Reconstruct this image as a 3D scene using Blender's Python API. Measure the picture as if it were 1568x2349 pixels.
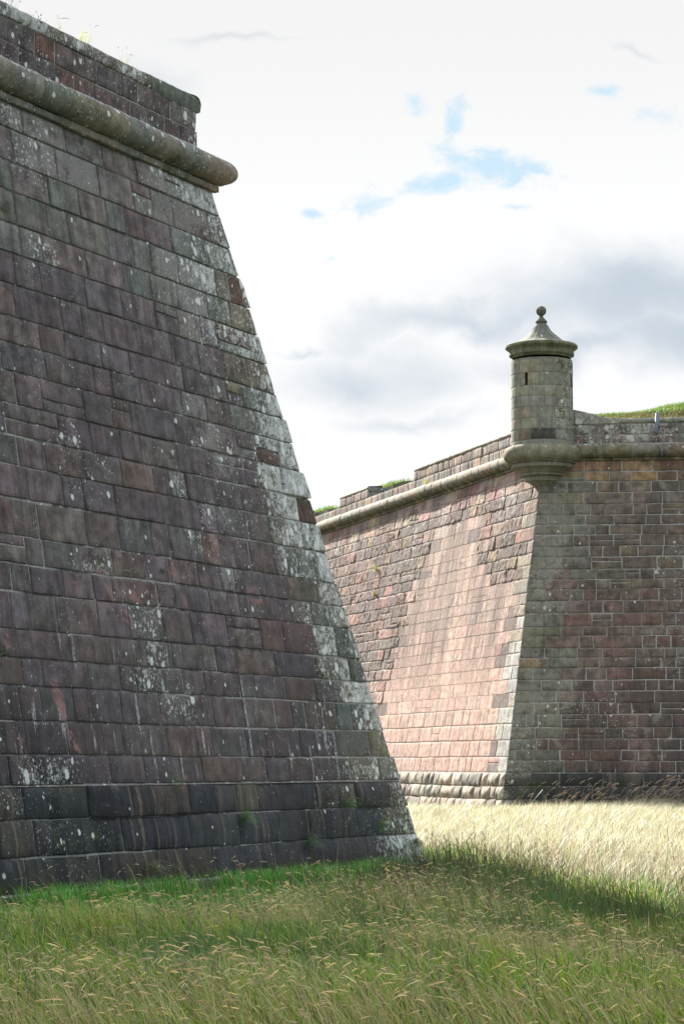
import bpy, math, numpy as np
from math import radians, sin, cos, tan, pi

# ------------------------------------------------------------------ scene, camera, light
for o in list(bpy.data.objects): bpy.data.objects.remove(o)
sc = bpy.context.scene
C = sc.collection
EYE = 1.3
cam_d = bpy.data.cameras.new('camera'); cam = bpy.data.objects.new('camera', cam_d); C.objects.link(cam)
cam.location = (0, 0, EYE); cam.rotation_euler = (radians(90 + 5.973), 0, 0)
cam_d.sensor_fit = 'VERTICAL'; cam_d.sensor_height = 36; cam_d.lens = 5500 / 2349 * 36
cam_d.clip_start = 0.1; cam_d.clip_end = 3000
sc.camera = cam
sc.view_settings.view_transform = 'Standard'; sc.view_settings.look = 'None'
sc.view_settings.gamma = 1; sc.view_settings.use_curve_mapping = False
sc.view_settings.exposure = 2.05
SUN_AZ = radians(-24.5)      # from +Y, negative = towards -X
SUN_EL = radians(31.0)
sund = bpy.data.lights.new('sun', 'SUN'); sund.energy = 4.6; sund.angle = radians(0.6); sund.color = (1, .94, .86)
sun = bpy.data.objects.new('sun', sund); C.objects.link(sun)
sdir = (sin(SUN_AZ) * cos(SUN_EL), cos(SUN_AZ) * cos(SUN_EL), sin(SUN_EL))
import mathutils
sun.rotation_euler = mathutils.Vector(sdir).to_track_quat('Z', 'Y').to_euler()
sun.location = (-20, 40, 30)

class NT:
    """tiny node-tree helper"""
    def __init__(s, nt): s.nt = nt; s.N = nt.nodes; s.L = nt.links
    def n(s, t, **kw):
        nd = s.N.new(t)
        for k, v in kw.items(): setattr(nd, k, v)
        return nd
    def put(s, sock, v):
        if isinstance(v, bpy.types.NodeSocket): s.L.new(v, sock)
        elif v is not None:
            if sock.type in ('RGBA',) and not isinstance(v, (int, float)) and len(v) == 3: v = (*v, 1)
            sock.default_value = v
    def m(s, op, a, b=None, c=None, clamp=False):
        nd = s.n('ShaderNodeMath', operation=op, use_clamp=clamp)
        s.put(nd.inputs[0], a); s.put(nd.inputs[1], b)
        if c is not None: s.put(nd.inputs[2], c)
        return nd.outputs[0]
    def v(s, op, a, b=None, scale=None):
        nd = s.n('ShaderNodeVectorMath', operation=op)
        s.put(nd.inputs[0], a)
        if b is not None: s.put(nd.inputs[1], b)
        if scale is not None: s.put(nd.inputs['Scale'], scale)
        return nd.outputs[1] if op in ('LENGTH', 'DOT_PRODUCT', 'DISTANCE') else nd.outputs[0]
    def noise(s, vec, scale=5, detail=4, rough=.55, dist=0, color=False, dim='3D'):
        nd = s.n('ShaderNodeTexNoise', noise_dimensions=dim)
        s.put(nd.inputs['Vector'], vec); nd.inputs['Scale'].default_value = scale
        nd.inputs['Detail'].default_value = detail; nd.inputs['Roughness'].default_value = rough
        nd.inputs['Distortion'].default_value = dist
        return nd.outputs[1] if color else nd.outputs[0]
    def ramp(s, x, a, b, ta=0., tb=1., smooth=True):
        nd = s.n('ShaderNodeMapRange'); nd.interpolation_type = 'SMOOTHSTEP' if smooth else 'LINEAR'
        s.put(nd.inputs[0], x)
        for i, q in zip((1, 2, 3, 4), (a, b, ta, tb)): s.put(nd.inputs[i], q)
        return nd.outputs[0]
    def mix(s, f, a, b, mode='MIX'):
        nd = s.n('ShaderNodeMix', data_type='RGBA', blend_type=mode, clamp_factor=True)
        s.put(nd.inputs[0], f); s.put(nd.inputs[6], a); s.put(nd.inputs[7], b)
        return nd.outputs[2]
    def comb(s, x, y, z=0):
        nd = s.n('ShaderNodeCombineXYZ')
        for i, q in enumerate((x, y, z)): s.put(nd.inputs[i], q)
        return nd.outputs[0]
    def attr(s, name, out='Vector'):
        nd = s.n('ShaderNodeAttribute', attribute_name=name); return nd.outputs[out]
    def sep(s, v):
        nd = s.n('ShaderNodeSeparateXYZ'); s.put(nd.inputs[0], v); return nd.outputs

# ---- sky: physical sky with broken cloud
W = bpy.data.worlds.new('World'); sc.world = W; W.use_nodes = True
w = NT(W.node_tree); w.N.clear()
sky = w.n('ShaderNodeTexSky', sky_type='NISHITA', sun_disc=False, sun_elevation=SUN_EL, sun_rotation=SUN_AZ, altitude=10, air_density=1.0, dust_density=.6, ozone_density=1.2)
tc = w.n('ShaderNodeTexCoord').outputs['Generated']
X, Y, Z = w.sep(tc)
Yc = w.m('MAXIMUM', w.m('ABSOLUTE', Y), .08)
pu = w.m('DIVIDE', X, Yc); pv = w.m('DIVIDE', Z, Yc)       # tangent of bearing, tangent of elevation
front = w.ramp(Y, .35, .7)
P = w.comb(pu, pv, 0)
warp = w.v('SCALE', w.v('SUBTRACT', w.noise(P, 12, 4, .5, color=True), (.5, .5, .5)), scale=.05)
PW = w.v('ADD', P, warp)
warp2 = w.v('SCALE', w.v('SUBTRACT', w.noise(P, 34, 10, .72, color=True), (.5, .5, .5)), scale=.062)
PW2 = w.v('ADD', w.v('ADD', P, warp2), w.v('SCALE', warp, scale=.35))
def blob(px, py, rx, ry, ang=0, soft=.9, src=None):
    """soft elliptical patch of the sky, centre and radii as tangents"""
    cu, cv = (px - 784) / 5500, (1750 - py) / 5500
    d = w.v('SUBTRACT', src or PW, (cu, cv, 0))
    r = w.n('ShaderNodeVectorRotate', rotation_type='Z_AXIS'); w.put(r.inputs['Vector'], d); r.inputs['Angle'].default_value = -radians(ang)
    q = w.v('MULTIPLY', r.outputs[0], (5500 / rx, 5500 / ry, 0))
    return w.ramp(w.v('LENGTH', q), 1 + soft * .5, max(0, 1 - soft))
def union(l):
    a = l[0]
    for b in l[1:]: a = w.m('MAXIMUM', a, b)
    return a
PWL = w.v('ADD', P, w.v('SCALE', w.v('SUBTRACT', w.noise(P, 9, 5, .55, color=True), (.5, .5, .5)), scale=.11))
def fld(px, py, rx, ry, ang=0, k=1., src=None):
    """1 at the centre falling to 0 at the rim and negative outside"""
    d = w.v('SUBTRACT', P if rx < 190 else PWL, ((px - 784) / 5500, (1750 - py) / 5500, 0))
    r = w.n('ShaderNodeVectorRotate', rotation_type='Z_AXIS'); w.put(r.inputs['Vector'], d); r.inputs['Angle'].default_value = -radians(ang)
    return w.m('SUBTRACT', k, w.v('LENGTH', w.v('MULTIPLY', r.outputs[0], (5500 / rx, 5500 / ry, 0))))
nb = w.noise(w.v('MULTIPLY', P, (1, 1.35, 0)), 52, 10, .66, .5)
nb2 = w.noise(w.v('MULTIPLY', P, (1, 1.6, 0)), 11, 6, .55, .4)
bluef = union([fld(1140, 360, 120, 34, -10, 1.35), fld(1230, 368, 90, 20, -14), fld(1010, 400, 125, 26, 6, 1.15), fld(1050, 255, 30, 62, -15), fld(952, 205, 34, 42, 25, .9),
               fld(830, 455, 110, 40, 8, .75), fld(720, 474, 70, 18, 0, .7), fld(870, 410, 60, 40, 0, .5), fld(1390, 180, 90, 22, 0, .5), fld(1500, 235, 150, 50, -14, .5), fld(1190, 458, 44, 12, 0, .8), fld(760, 580, 30, 16, 0, .5)])
blue = w.ramp(w.m('ADD', bluef, w.m('MULTIPLY', w.m('SUBTRACT', nb, .5), 4.2)), -.2, 1.1)
greyf = union([fld(1450, 640, 520, 150, 5, 1.15), fld(1560, 790, 460, 120, -8, 1.1), fld(1080, 690, 420, 75, 12, 1.), fld(1250, 790, 330, 90, 10, .9),
               fld(850, 850, 380, 130, 2, .85), fld(960, 960, 420, 70, 3, .6), fld(350, 130, 260, 150, -35, .5), fld(560, 10, 300, 45, 0, .6), fld(1500, 20, 200, 40, 0, .5), fld(700, 760, 200, 40, 5, .6)])
grey = w.ramp(w.m('ADD', greyf, w.m('MULTIPLY', w.m('SUBTRACT', nb2, .5), 1.3)), -.15, 1.25)
gen = w.noise(tc, 2.2, 7, .6, .3)                         # the rest of the sky dome
genblue = w.ramp(gen, .50, .64)
gengrey = w.ramp(w.noise(tc, 3.1, 5, .5), .45, .7)
skyc = w.mix(.5, sky.outputs[0], (2.0, 2.9, 3.5))
CLW = 2.72
cl = w.mix(front, w.mix(gengrey, (2.6, 2.62, 2.66), (1.65, 1.75, 1.9)), w.mix(w.m('MULTIPLY', grey, .95), w.mix(w.ramp(pv, .20, .33), (2.45, 2.46, 2.48), (2.2, 2.2, 2.2)), (1.36, 1.56, 1.77)))
bl = w.mix(front, w.m('MULTIPLY', genblue, .9), w.m('MULTIPLY', blue, .95))
blcol = w.mix(front, skyc, (1.48, 2.0, 2.38))
col = w.mix(bl, cl, blcol)
zen = w.ramp(Z, .45, .85, 1., 1.7)                      # unseen zenith brightened to add fill light on the shaded ground
col = w.v('SCALE', col, scale=zen)
bg = w.n('ShaderNodeBackground'); w.put(bg.inputs[0], col); bg.inputs[1].default_value = .1
out = w.n('ShaderNodeOutputWorld'); w.L.new(bg.outputs[0], out.inputs[0])

# ------------------------------------------------------------------ helpers
rng = np.random.default_rng(7)
LAT = np.random.default_rng(3).random((256, 256))
def vn(x, y, seed=0):
    x = np.asarray(x, float) + seed * 17.31; y = np.asarray(y, float) + seed * 9.77
    xi = np.floor(x).astype(int); yi = np.floor(y).astype(int); fx = x - xi; fy = y - yi
    fx = fx * fx * (3 - 2 * fx); fy = fy * fy * (3 - 2 * fy)
    a = LAT[xi & 255, yi & 255]; b = LAT[(xi + 1) & 255, yi & 255]; c = LAT[xi & 255, (yi + 1) & 255]; d = LAT[(xi + 1) & 255, (yi + 1) & 255]
    return (a * (1 - fx) + b * fx) * (1 - fy) + (c * (1 - fx) + d * fx) * fy
def fbm(x, y, seed=0, o=4, g=.5):
    s = 0; a = 1; t = 0
    for i in range(o): s = s + a * vn(np.asarray(x) * 2 ** i, np.asarray(y) * 2 ** i, seed + i * 3.1); t += a; a *= g
    return s / t
def sst(a, b, x):
    t = np.clip((np.asarray(x, float) - a) / (b - a), 0, 1); return t * t * (3 - 2 * t)

class MB:
    """mesh buffer: numpy vertices, tris/quads, per-vertex attributes"""
    def __init__(s): s.v = []; s.q = []; s.t = []; s.tint = []; s.uvm = []; s.mask = []; s.n = 0
    def add(s, v, q=None, t=None, tint=None, uvm=None, mask=None):
        k = len(v); s.v.append(np.asarray(v, np.float32))
        if q is not None and len(q): s.q.append(np.asarray(q, np.int64) + s.n)
        if t is not None and len(t): s.t.append(np.asarray(t, np.int64) + s.n)
        def full(a, d, w):
            if a is None: a = d
            return np.broadcast_to(np.asarray(a, np.float32), (k, w))
        s.tint.append(full(tint, (.3, .3, .3, 1), 4)); s.uvm.append(full(uvm, (0, 0, 0), 3)); s.mask.append(full(mask, (0, 0, 0, 0), 4))
        s.n += k
    def grid(s, Pts, **kw):
        """Pts (nu,nv,3)"""
        nu, nv = Pts.shape[:2]
        i = np.arange(nu * nv).reshape(nu, nv)
        q = np.stack([i[:-1, :-1], i[1:, :-1], i[1:, 1:], i[:-1, 1:]], -1).reshape(-1, 4)
        kw = {k: (a.reshape(nu * nv, -1) if (a is not None and np.ndim(a) == 3) else a) for k, a in kw.items()}
        s.add(Pts.reshape(-1, 3), q=q, **kw)
    def build(s, name, mat, parent=None, smooth=True):
        V = np.concatenate(s.v); Q = np.concatenate(s.q) if s.q else np.zeros((0, 4), int); T = np.concatenate(s.t) if s.t else np.zeros((0, 3), int)
        me = bpy.data.meshes.new(name)
        me.vertices.add(len(V)); me.vertices.foreach_set('co', V.ravel())
        nl = len(Q) * 4 + len(T) * 3; me.loops.add(nl)
        me.loops.foreach_set('vertex_index', np.concatenate([Q.ravel(), T.ravel()]).astype(np.int32))
        me.polygons.add(len(Q) + len(T))
        ls = np.concatenate([np.arange(len(Q)) * 4, len(Q) * 4 + np.arange(len(T)) * 3]).astype(np.int32)
        me.polygons.foreach_set('loop_start', ls)
        me.polygons.foreach_set('use_smooth', np.full(len(Q) + len(T), smooth))
        a = me.attributes.new('tint', 'FLOAT_COLOR', 'POINT'); a.data.foreach_set('color', np.concatenate(s.tint).ravel())
        a = me.attributes.new('uvm', 'FLOAT_VECTOR', 'POINT'); a.data.foreach_set('vector', np.concatenate(s.uvm).ravel())
        a = me.attributes.new('mask', 'FLOAT_COLOR', 'POINT'); a.data.foreach_set('color', np.concatenate(s.mask).ravel())
        me.update(calc_edges=True)
        o = bpy.data.objects.new(name, me); C.objects.link(o)
        if mat: me.materials.append(mat)
        if parent: o.parent = parent
        return o
def tag(o, label=None, cat=None, group=None, kind=None):
    for k, v_ in (('label', label), ('category', cat), ('group', group), ('kind', kind)):
        if v_: o[k] = v_
    return o
def thing(name, label, cat, loc=(0, 0, 0), group=None):
    o = bpy.data.objects.new(name, None); C.objects.link(o); o.location = loc; o.empty_display_size = .3
    return tag(o, label, cat, group)
def rel(o, root):
    """parent keeping world position (the mesh was written in world coordinates)"""
    o.parent = root; o.data.transform(mathutils.Matrix.Translation(-root.location)); return o

# ------------------------------------------------------------------ materials
def new_mat(name):
    m = bpy.data.materials.new(name); m.use_nodes = True; m.node_tree.nodes.clear(); return m, NT(m.node_tree)
def stone_mat(name, streak=.35, mottle=.45, bump=.5, grainamp=.2, lichen_col=(.62, .65, .64), crust_col=(.205, .205, .195), moss_col=(.035, .05, .018), big=8.5, rough=.92, dark_col=(.018, .02, .024), toolmarks=0., drip=False, bdist=.02):
    m, g = new_mat(name)
    V = g.attr('uvm'); tint = g.attr('tint', 'Color'); mk = g.n('ShaderNodeAttribute', attribute_name='mask')
    R, G, B = g.sep(mk.outputs['Color']); A = mk.outputs['Alpha']
    V2 = g.v('MULTIPLY', V, (1, 1, 0))
    n1 = g.noise(V, 5.5, 7, .65)
    c = g.mix(1, tint, g.comb(*[g.ramp(n1, .28, .72, 1 - mottle, 1 + mottle)] * 3), 'MULTIPLY')
    # hue drift across a stone
    hue = g.noise(V, 2.3, 4, .6, color=True)
    hs = g.sep(hue)
    c = g.mix(1, c, g.comb(g.ramp(hs[0], .3, .7, .95, 1.06), 1, g.ramp(hs[2], .3, .7, 1.04, .96)), 'MULTIPLY')
    # vertical weather streaks
    st = g.noise(g.v('MULTIPLY', V2, (6, .45, 0)), 1.0, 6, .62)
    st2 = g.noise(g.v('MULTIPLY', V2, (22, 1.6, 0)), 1.0, 4, .6)
    sv = g.m('MULTIPLY', g.ramp(st, .36, .62, 1 - streak, 1 + streak * .45), g.ramp(st2, .35, .65, 1 - streak * .35, 1 + streak * .25))
    c = g.mix(1, c, g.comb(sv, sv, sv), 'MULTIPLY')
    # black-blue algae streaks where damp (mask alpha)
    dk = g.m('MULTIPLY', A, g.ramp(g.m('ADD', g.m('MULTIPLY', st, .7), g.m('MULTIPLY', n1, .3)), .40, .56))
    c = g.mix(g.m('MULTIPLY', dk, .93, clamp=True), c, dark_col)
    # pale crust
    ncr = g.noise(V2, 3.2, 8, .72, .4)
    cr = g.ramp(g.m('ADD', ncr, g.m('MULTIPLY', G, .34)), .60, .76)
    cr = g.m('MULTIPLY', cr, g.ramp(g.noise(V2, 38, 3, .6), .30, .6, .25, 1))
    c = g.mix(g.m('MULTIPLY', cr, .85), c, crust_col)
    # moss / green-brown
    nm = g.noise(V2, 4.4, 7, .7)
    ms = g.ramp(g.m('ADD', nm, g.m('MULTIPLY', B, .38)), .66, .80)
    c = g.mix(g.m('MULTIPLY', ms, .8), c, moss_col)
    if drip:
        zz = g.sep(V)[1]
        dn = g.noise(g.v('MULTIPLY', V2, (11, .9, 0)), 1.0, 3, .5)
        band = g.m('MULTIPLY', g.ramp(zz, 1.05, 1.2), g.ramp(zz, 2.9, 2.0))
        dm = g.m('MULTIPLY', g.m('MULTIPLY', g.m('MULTIPLY', g.ramp(dn, .60, .645), g.ramp(g.noise(V2, 1.1, 2, .5), .44, .56)), band), g.ramp(g.noise(V2, 24, 5, .7), .35, .6))
        c = g.mix(g.m('MULTIPLY', dm, .7), c, (.50, .53, .57))
        tan_ = g.m('MULTIPLY', g.m('MULTIPLY', g.ramp(g.noise(g.v('MULTIPLY', V2, (11, .25, 3)), 1.0, 3, .5), .55, .64), g.m('MULTIPLY', g.ramp(zz, 1.12, 1.0), g.ramp(g.noise(V2, .9, 2, .5), .40, .58))), g.ramp(g.noise(V2, 20, 4, .7), .3, .6, .3, 1))
        c = g.mix(g.m('MULTIPLY', tan_, .7), c, (.17, .135, .10))
        pn = g.m('MULTIPLY', g.ramp(g.noise(V2, 1.5, 6, .65, .8), .60, .66), g.m('MULTIPLY', g.ramp(zz, .9, 1.3), g.ramp(zz, 4.2, 2.6)))
        c = g.mix(g.m('MULTIPLY', pn, .8), c, (.26, .15, .14))
    # lichen discs of three sizes
    wv = g.v('ADD', V2, g.v('SCALE', g.v('SUBTRACT', g.noise(V2, 26, 4, .6, color=True), (.5, .5, .5)), scale=.05))
    wv = g.v('MULTIPLY', wv, (1.0, .8, 0))
    def discs(scale, lo, hi, k, seed):
        vo = g.n('ShaderNodeTexVoronoi', voronoi_dimensions='2D', feature='F1'); g.put(vo.inputs['Vector'], g.v('ADD', wv, (seed, seed * .7, 0))); vo.inputs['Scale'].default_value = scale
        rnd = g.sep(vo.outputs['Color'])[0]
        thr = g.m('SUBTRACT', 1.0, g.m('MULTIPLY', R, k))
        rad = g.ramp(rnd, thr, g.m('ADD', thr, .25), 0, 1, False)
        rad = g.m('MULTIPLY', rad, hi); rad = g.m('ADD', rad, g.m('MULTIPLY', g.m('GREATER_THAN', rnd, thr), lo))
        return g.ramp(g.m('SUBTRACT', rad, vo.outputs['Distance']), -.02, .05), vo.outputs['Distance']
    d1, dist1 = discs(big, .12, .34, .45, 0)
    d2, _ = discs(big * 2.8, .12, .38, .62, 3.3)
    d3, _ = discs(big * 7, .15, .35, .75, 8.1)
    d0, _ = discs(big * .5, .10, .30, .26, 5.7)
    d1 = g.m('MAXIMUM', d0, d1)
    patch = g.m('MULTIPLY', g.ramp(g.m('ADD', g.noise(V2, 7, 10, .78, .5), g.m('MULTIPLY', R, .20)), .64, .675), g.ramp(R, .22, .45))
    li = g.m('MAXIMUM', g.m('MAXIMUM', d1, g.m('MULTIPLY', d2, .85)), g.m('MAXIMUM', g.m('MULTIPLY', d3, .6), g.m('MULTIPLY', patch, .85)))
    lc = g.mix(g.m('MULTIPLY', g.ramp(g.noise(V2, 30, 4, .7), .38, .62), g.ramp(d1, .1, .6, 1., .25)), lichen_col, tuple(x * .50 for x in lichen_col))
    c = g.mix(g.m('MULTIPLY', li, .88), c, lc)
    # grain
    gr = g.noise(V2, 130, 3, .7)
    gv = g.ramp(gr, .3, .7, 1 - grainamp, 1 + grainamp, False)
    c = g.mix(1, c, g.comb(gv, gv, gv), 'MULTIPLY')
    bs = g.n('ShaderNodeBsdfPrincipled'); g.put(bs.inputs['Base Color'], c); bs.inputs['Roughness'].default_value = rough
    bs.inputs['Specular IOR Level'].default_value = .25
    h = g.m('ADD', g.m('MULTIPLY', n1, .9), g.m('ADD', g.m('MULTIPLY', gr, .25), g.m('ADD', g.m('MULTIPLY', g.noise(V, 30, 5, .7), .5), g.m('MULTIPLY', li, .12))))
    if toolmarks:
        wv_ = g.n('ShaderNodeTexWave', wave_type='BANDS', bands_direction='Y'); g.put(wv_.inputs['Vector'], V2); wv_.inputs['Scale'].default_value = 12; wv_.inputs['Distortion'].default_value = 1.5
        h = g.m('ADD', h, g.m('MULTIPLY', wv_.outputs['Fac'], toolmarks))
    bp = g.n('ShaderNodeBump'); g.put(bp.inputs['Height'], h); bp.inputs['Strength'].default_value = bump; bp.inputs['Distance'].default_value = bdist
    g.L.new(bp.outputs[0], bs.inputs['Normal'])
    o = g.n('ShaderNodeOutputMaterial'); g.L.new(bs.outputs[0], o.inputs[0])
    return m
M_NEAR = stone_mat('weathered_sandstone_near', streak=.30, mottle=.45, bump=.7, drip=True)
M_CORD = stone_mat('cordon_sandstone', streak=.06, mottle=.4, bump=.5, moss_col=(.06, .065, .025), toolmarks=0)
M_FARL = stone_mat('pink_sandstone', streak=.14, mottle=.34, bump=1.0, bdist=.035, crust_col=(.36, .33, .30), dark_col=(.10, .075, .06), lichen_col=(.5, .46, .42))
M_FARR = stone_mat('brown_sandstone', streak=.35, mottle=.5, bump=.7, crust_col=(.21, .20, .16), dark_col=(.025, .024, .024), lichen_col=(.5, .5, .46))
M_TUR = stone_mat('turret_sandstone', streak=.22, mottle=.32, bump=.4, crust_col=(.22, .22, .17), moss_col=(.05, .065, .022), dark_col=(.016, .016, .018))
M_MORT = stone_mat('lime_mortar', streak=.3, mottle=.45, bump=.6, crust_col=(.34, .34, .33))

def simple_mat(name, col, rough=.6, metal=0., noise=.15, scale=20):
    m, g = new_mat(name)
    t = g.n('ShaderNodeTexCoord').outputs['Object']; n = g.noise(t, scale, 4, .6)
    f = g.ramp(n, .3, .7, 1 - noise, 1 + noise)
    bs = g.n('ShaderNodeBsdfPrincipled'); g.put(bs.inputs['Base Color'], g.mix(1, (*col, 1), g.comb(f, f, f), 'MULTIPLY'))
    bs.inputs['Roughness'].default_value = rough; bs.inputs['Metallic'].default_value = metal
    o = g.n('ShaderNodeOutputMaterial'); g.L.new(bs.outputs[0], o.inputs[0]); return m
M_STEEL = simple_mat('galvanised_steel', (.13, .16, .19), .6, .1, .3, 30)
M_RUST = simple_mat('rusty_iron', (.10, .045, .03), .8, .2)
M_CABLE = simple_mat('black_cable', (.015, .02, .03), .6)
M_BLUE = simple_mat('blue_cable', (.03, .12, .22), .6)

def grass_mat(name, trans=.45, tc=(1.15, 1.2, .7, 1)):
    m, g = new_mat(name)
    c = g.attr('tint', 'Color')
    d = g.n('ShaderNodeBsdfDiffuse'); g.put(d.inputs[0], c)
    t = g.n('ShaderNodeBsdfTranslucent'); g.put(t.inputs[0], g.mix(1, c, tc, 'MULTIPLY'))
    mx = g.n('ShaderNodeMixShader'); mx.inputs[0].default_value = trans
    g.L.new(d.outputs[0], mx.inputs[1]); g.L.new(t.outputs[0], mx.inputs[2])
    gl = g.n('ShaderNodeBsdfGlossy'); gl.inputs['Roughness'].default_value = .45; gl.inputs[0].default_value = (.9, .95, 1, 1)
    m2 = g.n('ShaderNodeMixShader'); m2.inputs[0].default_value = .05; g.L.new(mx.outputs[0], m2.inputs[1]); g.L.new(gl.outputs[0], m2.inputs[2])
    o = g.n('ShaderNodeOutputMaterial'); g.L.new(m2.outputs[0], o.inputs[0]); return m
M_GRASS = grass_mat('grass_blades', .5, (1.1, 1.15, .8, 1))
M_DRY = grass_mat('dry_grass_blades', .4, (1.05, 1.05, .95, 1))
def soil_mat(name, a, b):
    m, g = new_mat(name)
    t = g.n('ShaderNodeTexCoord').outputs['Object']
    c = g.mix(g.ramp(g.noise(t, 1.3, 8, .7), .35, .65), (*a, 1), (*b, 1))
    f = g.ramp(g.noise(t, 40, 4, .7), .3, .7, .6, 1.4)
    bs = g.n('ShaderNodeBsdfPrincipled'); g.put(bs.inputs['Base Color'], g.mix(1, c, g.comb(f, f, f), 'MULTIPLY')); bs.inputs['Roughness'].default_value = 1
    bp = g.n('ShaderNodeBump'); g.put(bp.inputs['Height'], g.noise(t, 25, 5, .7)); bp.inputs['Strength'].default_value = .8; bp.inputs['Distance'].default_value = .05
    g.L.new(bp.outputs[0], bs.inputs['Normal'])
    o = g.n('ShaderNodeOutputMaterial'); g.L.new(bs.outputs[0], o.inputs[0]); return m
M_SOIL = soil_mat('turf_soil', (.035, .055, .018), (.07, .062, .035))

# ------------------------------------------------------------------ walls
class Bastion:
    def __init__(s, P0, a1, a2, b, zb):
        s.P0 = np.array(P0, float); s.b = b; s.zb = zb
        s.e = [np.array([cos(radians(a)), sin(radians(a))]) for a in (a1, a2)]
        s.n = []
        for i in (0, 1):
            n = np.array([s.e[i][1], -s.e[i][0]])
            if n @ s.e[1 - i] > 0: n = -n
            s.n.append(n)
        s.c = np.linalg.solve(np.array(s.n), np.ones(2)); s.ce = [s.c @ s.e[0], s.c @ s.e[1]]
    def smin(s, f, z, w): return s.ce[f] * (w - s.b * np.minimum(z, s.zb))
    def pos(s, f):
        def F(S, Z, Wd):
            k = Wd - s.b * np.minimum(Z, s.zb)
            return np.stack([s.P0[0] + S * s.e[f][0] + k * s.n[f][0], s.P0[1] + S * s.e[f][1] + k * s.n[f][1], Z + 0 * S], -1)
        return F

def courses(z0, z1, h, jit, r):
    n = max(1, round((z1 - z0) / h)); d = 1 + r.uniform(-jit, jit, n); z = z0 + np.concatenate([[0], np.cumsum(d) / d.sum()]) * (z1 - z0)
    return list(zip(z[:-1], z[1:]))
def masonry(mb, F, rows, s0fn, s1, wid, tintfn, maskfn, seed, off=0., joint=.012, relief=.006, prot=.012, res=.055, round_=.012, depth=.03,
            boss=None, bossedge=0., skip=None, floor=-.003, tilt=.003, freq=9, roughfn=None, coarse=None, wavy=.012, flip=False, split=0.):
    """lays coursed stones; F(S,Z,W)->points; s0fn(z,w) left limit (mitred corner)"""
    r = np.random.default_rng(seed)
    cz = {}
    for ri, (z0, z1) in enumerate(rows):
        s = float(s0fn(.5 * (z0 + z1), off)); first = True
        s_end = s1
        w_first = r.uniform(.75, 1.25) if ri % 2 else r.uniform(.45, .7)
        while s < s_end - .02:
            bw = wid * (w_first if first else r.choice([.55, .8, 1., 1.15, 1.35]) * r.uniform(.85, 1.15))
            sa, sb = s, s + bw
            if s_end - sb < wid * .3: sb = s_end
            s = sb
            if skip:
                hit_ = False
                for (ka, kb, kz0, kz1) in skip:
                    if z1 > kz0 + .01 and z0 < kz1 - .01:
                        if sa < kb and sb > ka:
                            if sa < ka - .05: sb = ka; s = kb
                            elif sb > kb + .05: sa = kb
                            else: hit_ = True; s = max(sb, kb)
                if hit_: first = False; continue
            pieces = [(z0, z1)]; zr0 = z0
            if split and not first and r.random() < split: zm = z0 + (z1 - z0) * r.choice([.38, .5, .62]); pieces = [(z0, zm), (zm, z1)]
            for (z0_, z1_) in pieces:
                cs = .5 * (sa + sb); czm = .5 * (z0_ + z1_)
                rs = res if (coarse is None or cs < coarse) else res * 4
                rg = roughfn(cs, czm, r) if roughfn else 1.
                fine = rg < .3
                g = joint * (.25 if fine else .5); rd_ = round_ * (.4 if fine else 1)
                zz0, zz1 = z0_ + g * .6, z1_ - g * .6
                def axis(a, b):
                    e1 = min(.005, (b - a) * .1); e2 = min(rd_, (b - a) * .25)
                    n = max(1, int(round((b - a - 2 * e2) / rs)))
                    return np.concatenate([[a, a + e1], np.linspace(a + e2, b - e2, n + 1), [b - e1, b]])
                u = axis(0, 1 * (sb - sa - joint)); v = axis(zz0, zz1)
                nu, nv = len(u), len(v)
                U, Vv = np.meshgrid(u, v, indexing='ij')
                ofs = off + abs(r.normal(0, prot)) * min(rg, 1.6)
                nx = np.minimum(U, u[-1] - U); nz = np.minimum(Vv - zz0, zz1 - Vv); dd = np.minimum(nx, nz)
                S0 = sa + g + U
                W_ = ofs + (fbm(S0 * freq, Vv * freq, seed + r.integers(50), 4, .6) - .5) * 2 * relief * rg
                W_ = W_ + (r.normal(0, tilt)) * rg * (U / max(u[-1], .01) - .5) + r.normal(0, tilt) * rg * ((Vv - zz0) / (zz1 - zz0) - .5)
                W_ = np.maximum(W_, off + floor)
                if boss:
                    bz = boss * r.uniform(.5, 1.4)
                    bn = fbm(S0 * 6, Vv * 6, seed + r.integers(90), 3)
                    bb = bz * sst(.0, .11, dd + (bn - .5) * .06) * (.6 + .8 * bn)
                    if bossedge: bb = bb * sst(0, bossedge, S0 - s0fn(Vv, ofs))
                    W_ = W_ + bb
                fall = np.clip(1 - dd / max(rd_, 1e-4), 0, 1)
                W_ = W_ - (.004 if fine else .010) * fall ** 2 * (1 + .6 * (rg > 1))
                edge = (dd < 1e-6)
                W_ = np.where(edge, off - depth, W_)
                # irregular outline
                js = (fbm(S0 * 5, Vv * 7, seed + 5, 3) - .5) * .016 * max(1, rg * .7) * (dd < round_ * 1.5); jz = (fbm(S0 * 4 + 9, Vv * 5, seed + 8, 3) - .5) * .014 * max(1, rg * .7) * (dd < round_ * 1.5)
                if first:
                    lo = s0fn(Vv, np.maximum(W_, off - .012))
                    t_ = U / u[-1]
                    S = lo * (1 - t_) + (sb - g) * t_ + js * t_
                else: S = S0 + js
                Zw = Vv + jz + (fbm(S0 * .55, Vv * 0 + zr0 * 3, seed + 2, 2) - .5) * 2 * wavy * (Vv > rows[0][0] + .02) * (Vv < rows[-1][1] - .02)
                Pt = F(S, Zw, W_)
                tn = tintfn(cs, czm, r); se = r.uniform(0, 60)
                mk = maskfn(S, Vv, tn)
                if flip: Pt = Pt[::-1]; S = S[::-1]; mk = mk[::-1]; Zw = Zw[::-1]
                mb.grid(Pt, tint=(*tn, 1), uvm=np.stack([S + seed * 3.7, Zw, 0 * S + se], -1), mask=mk)
            first = False
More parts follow.
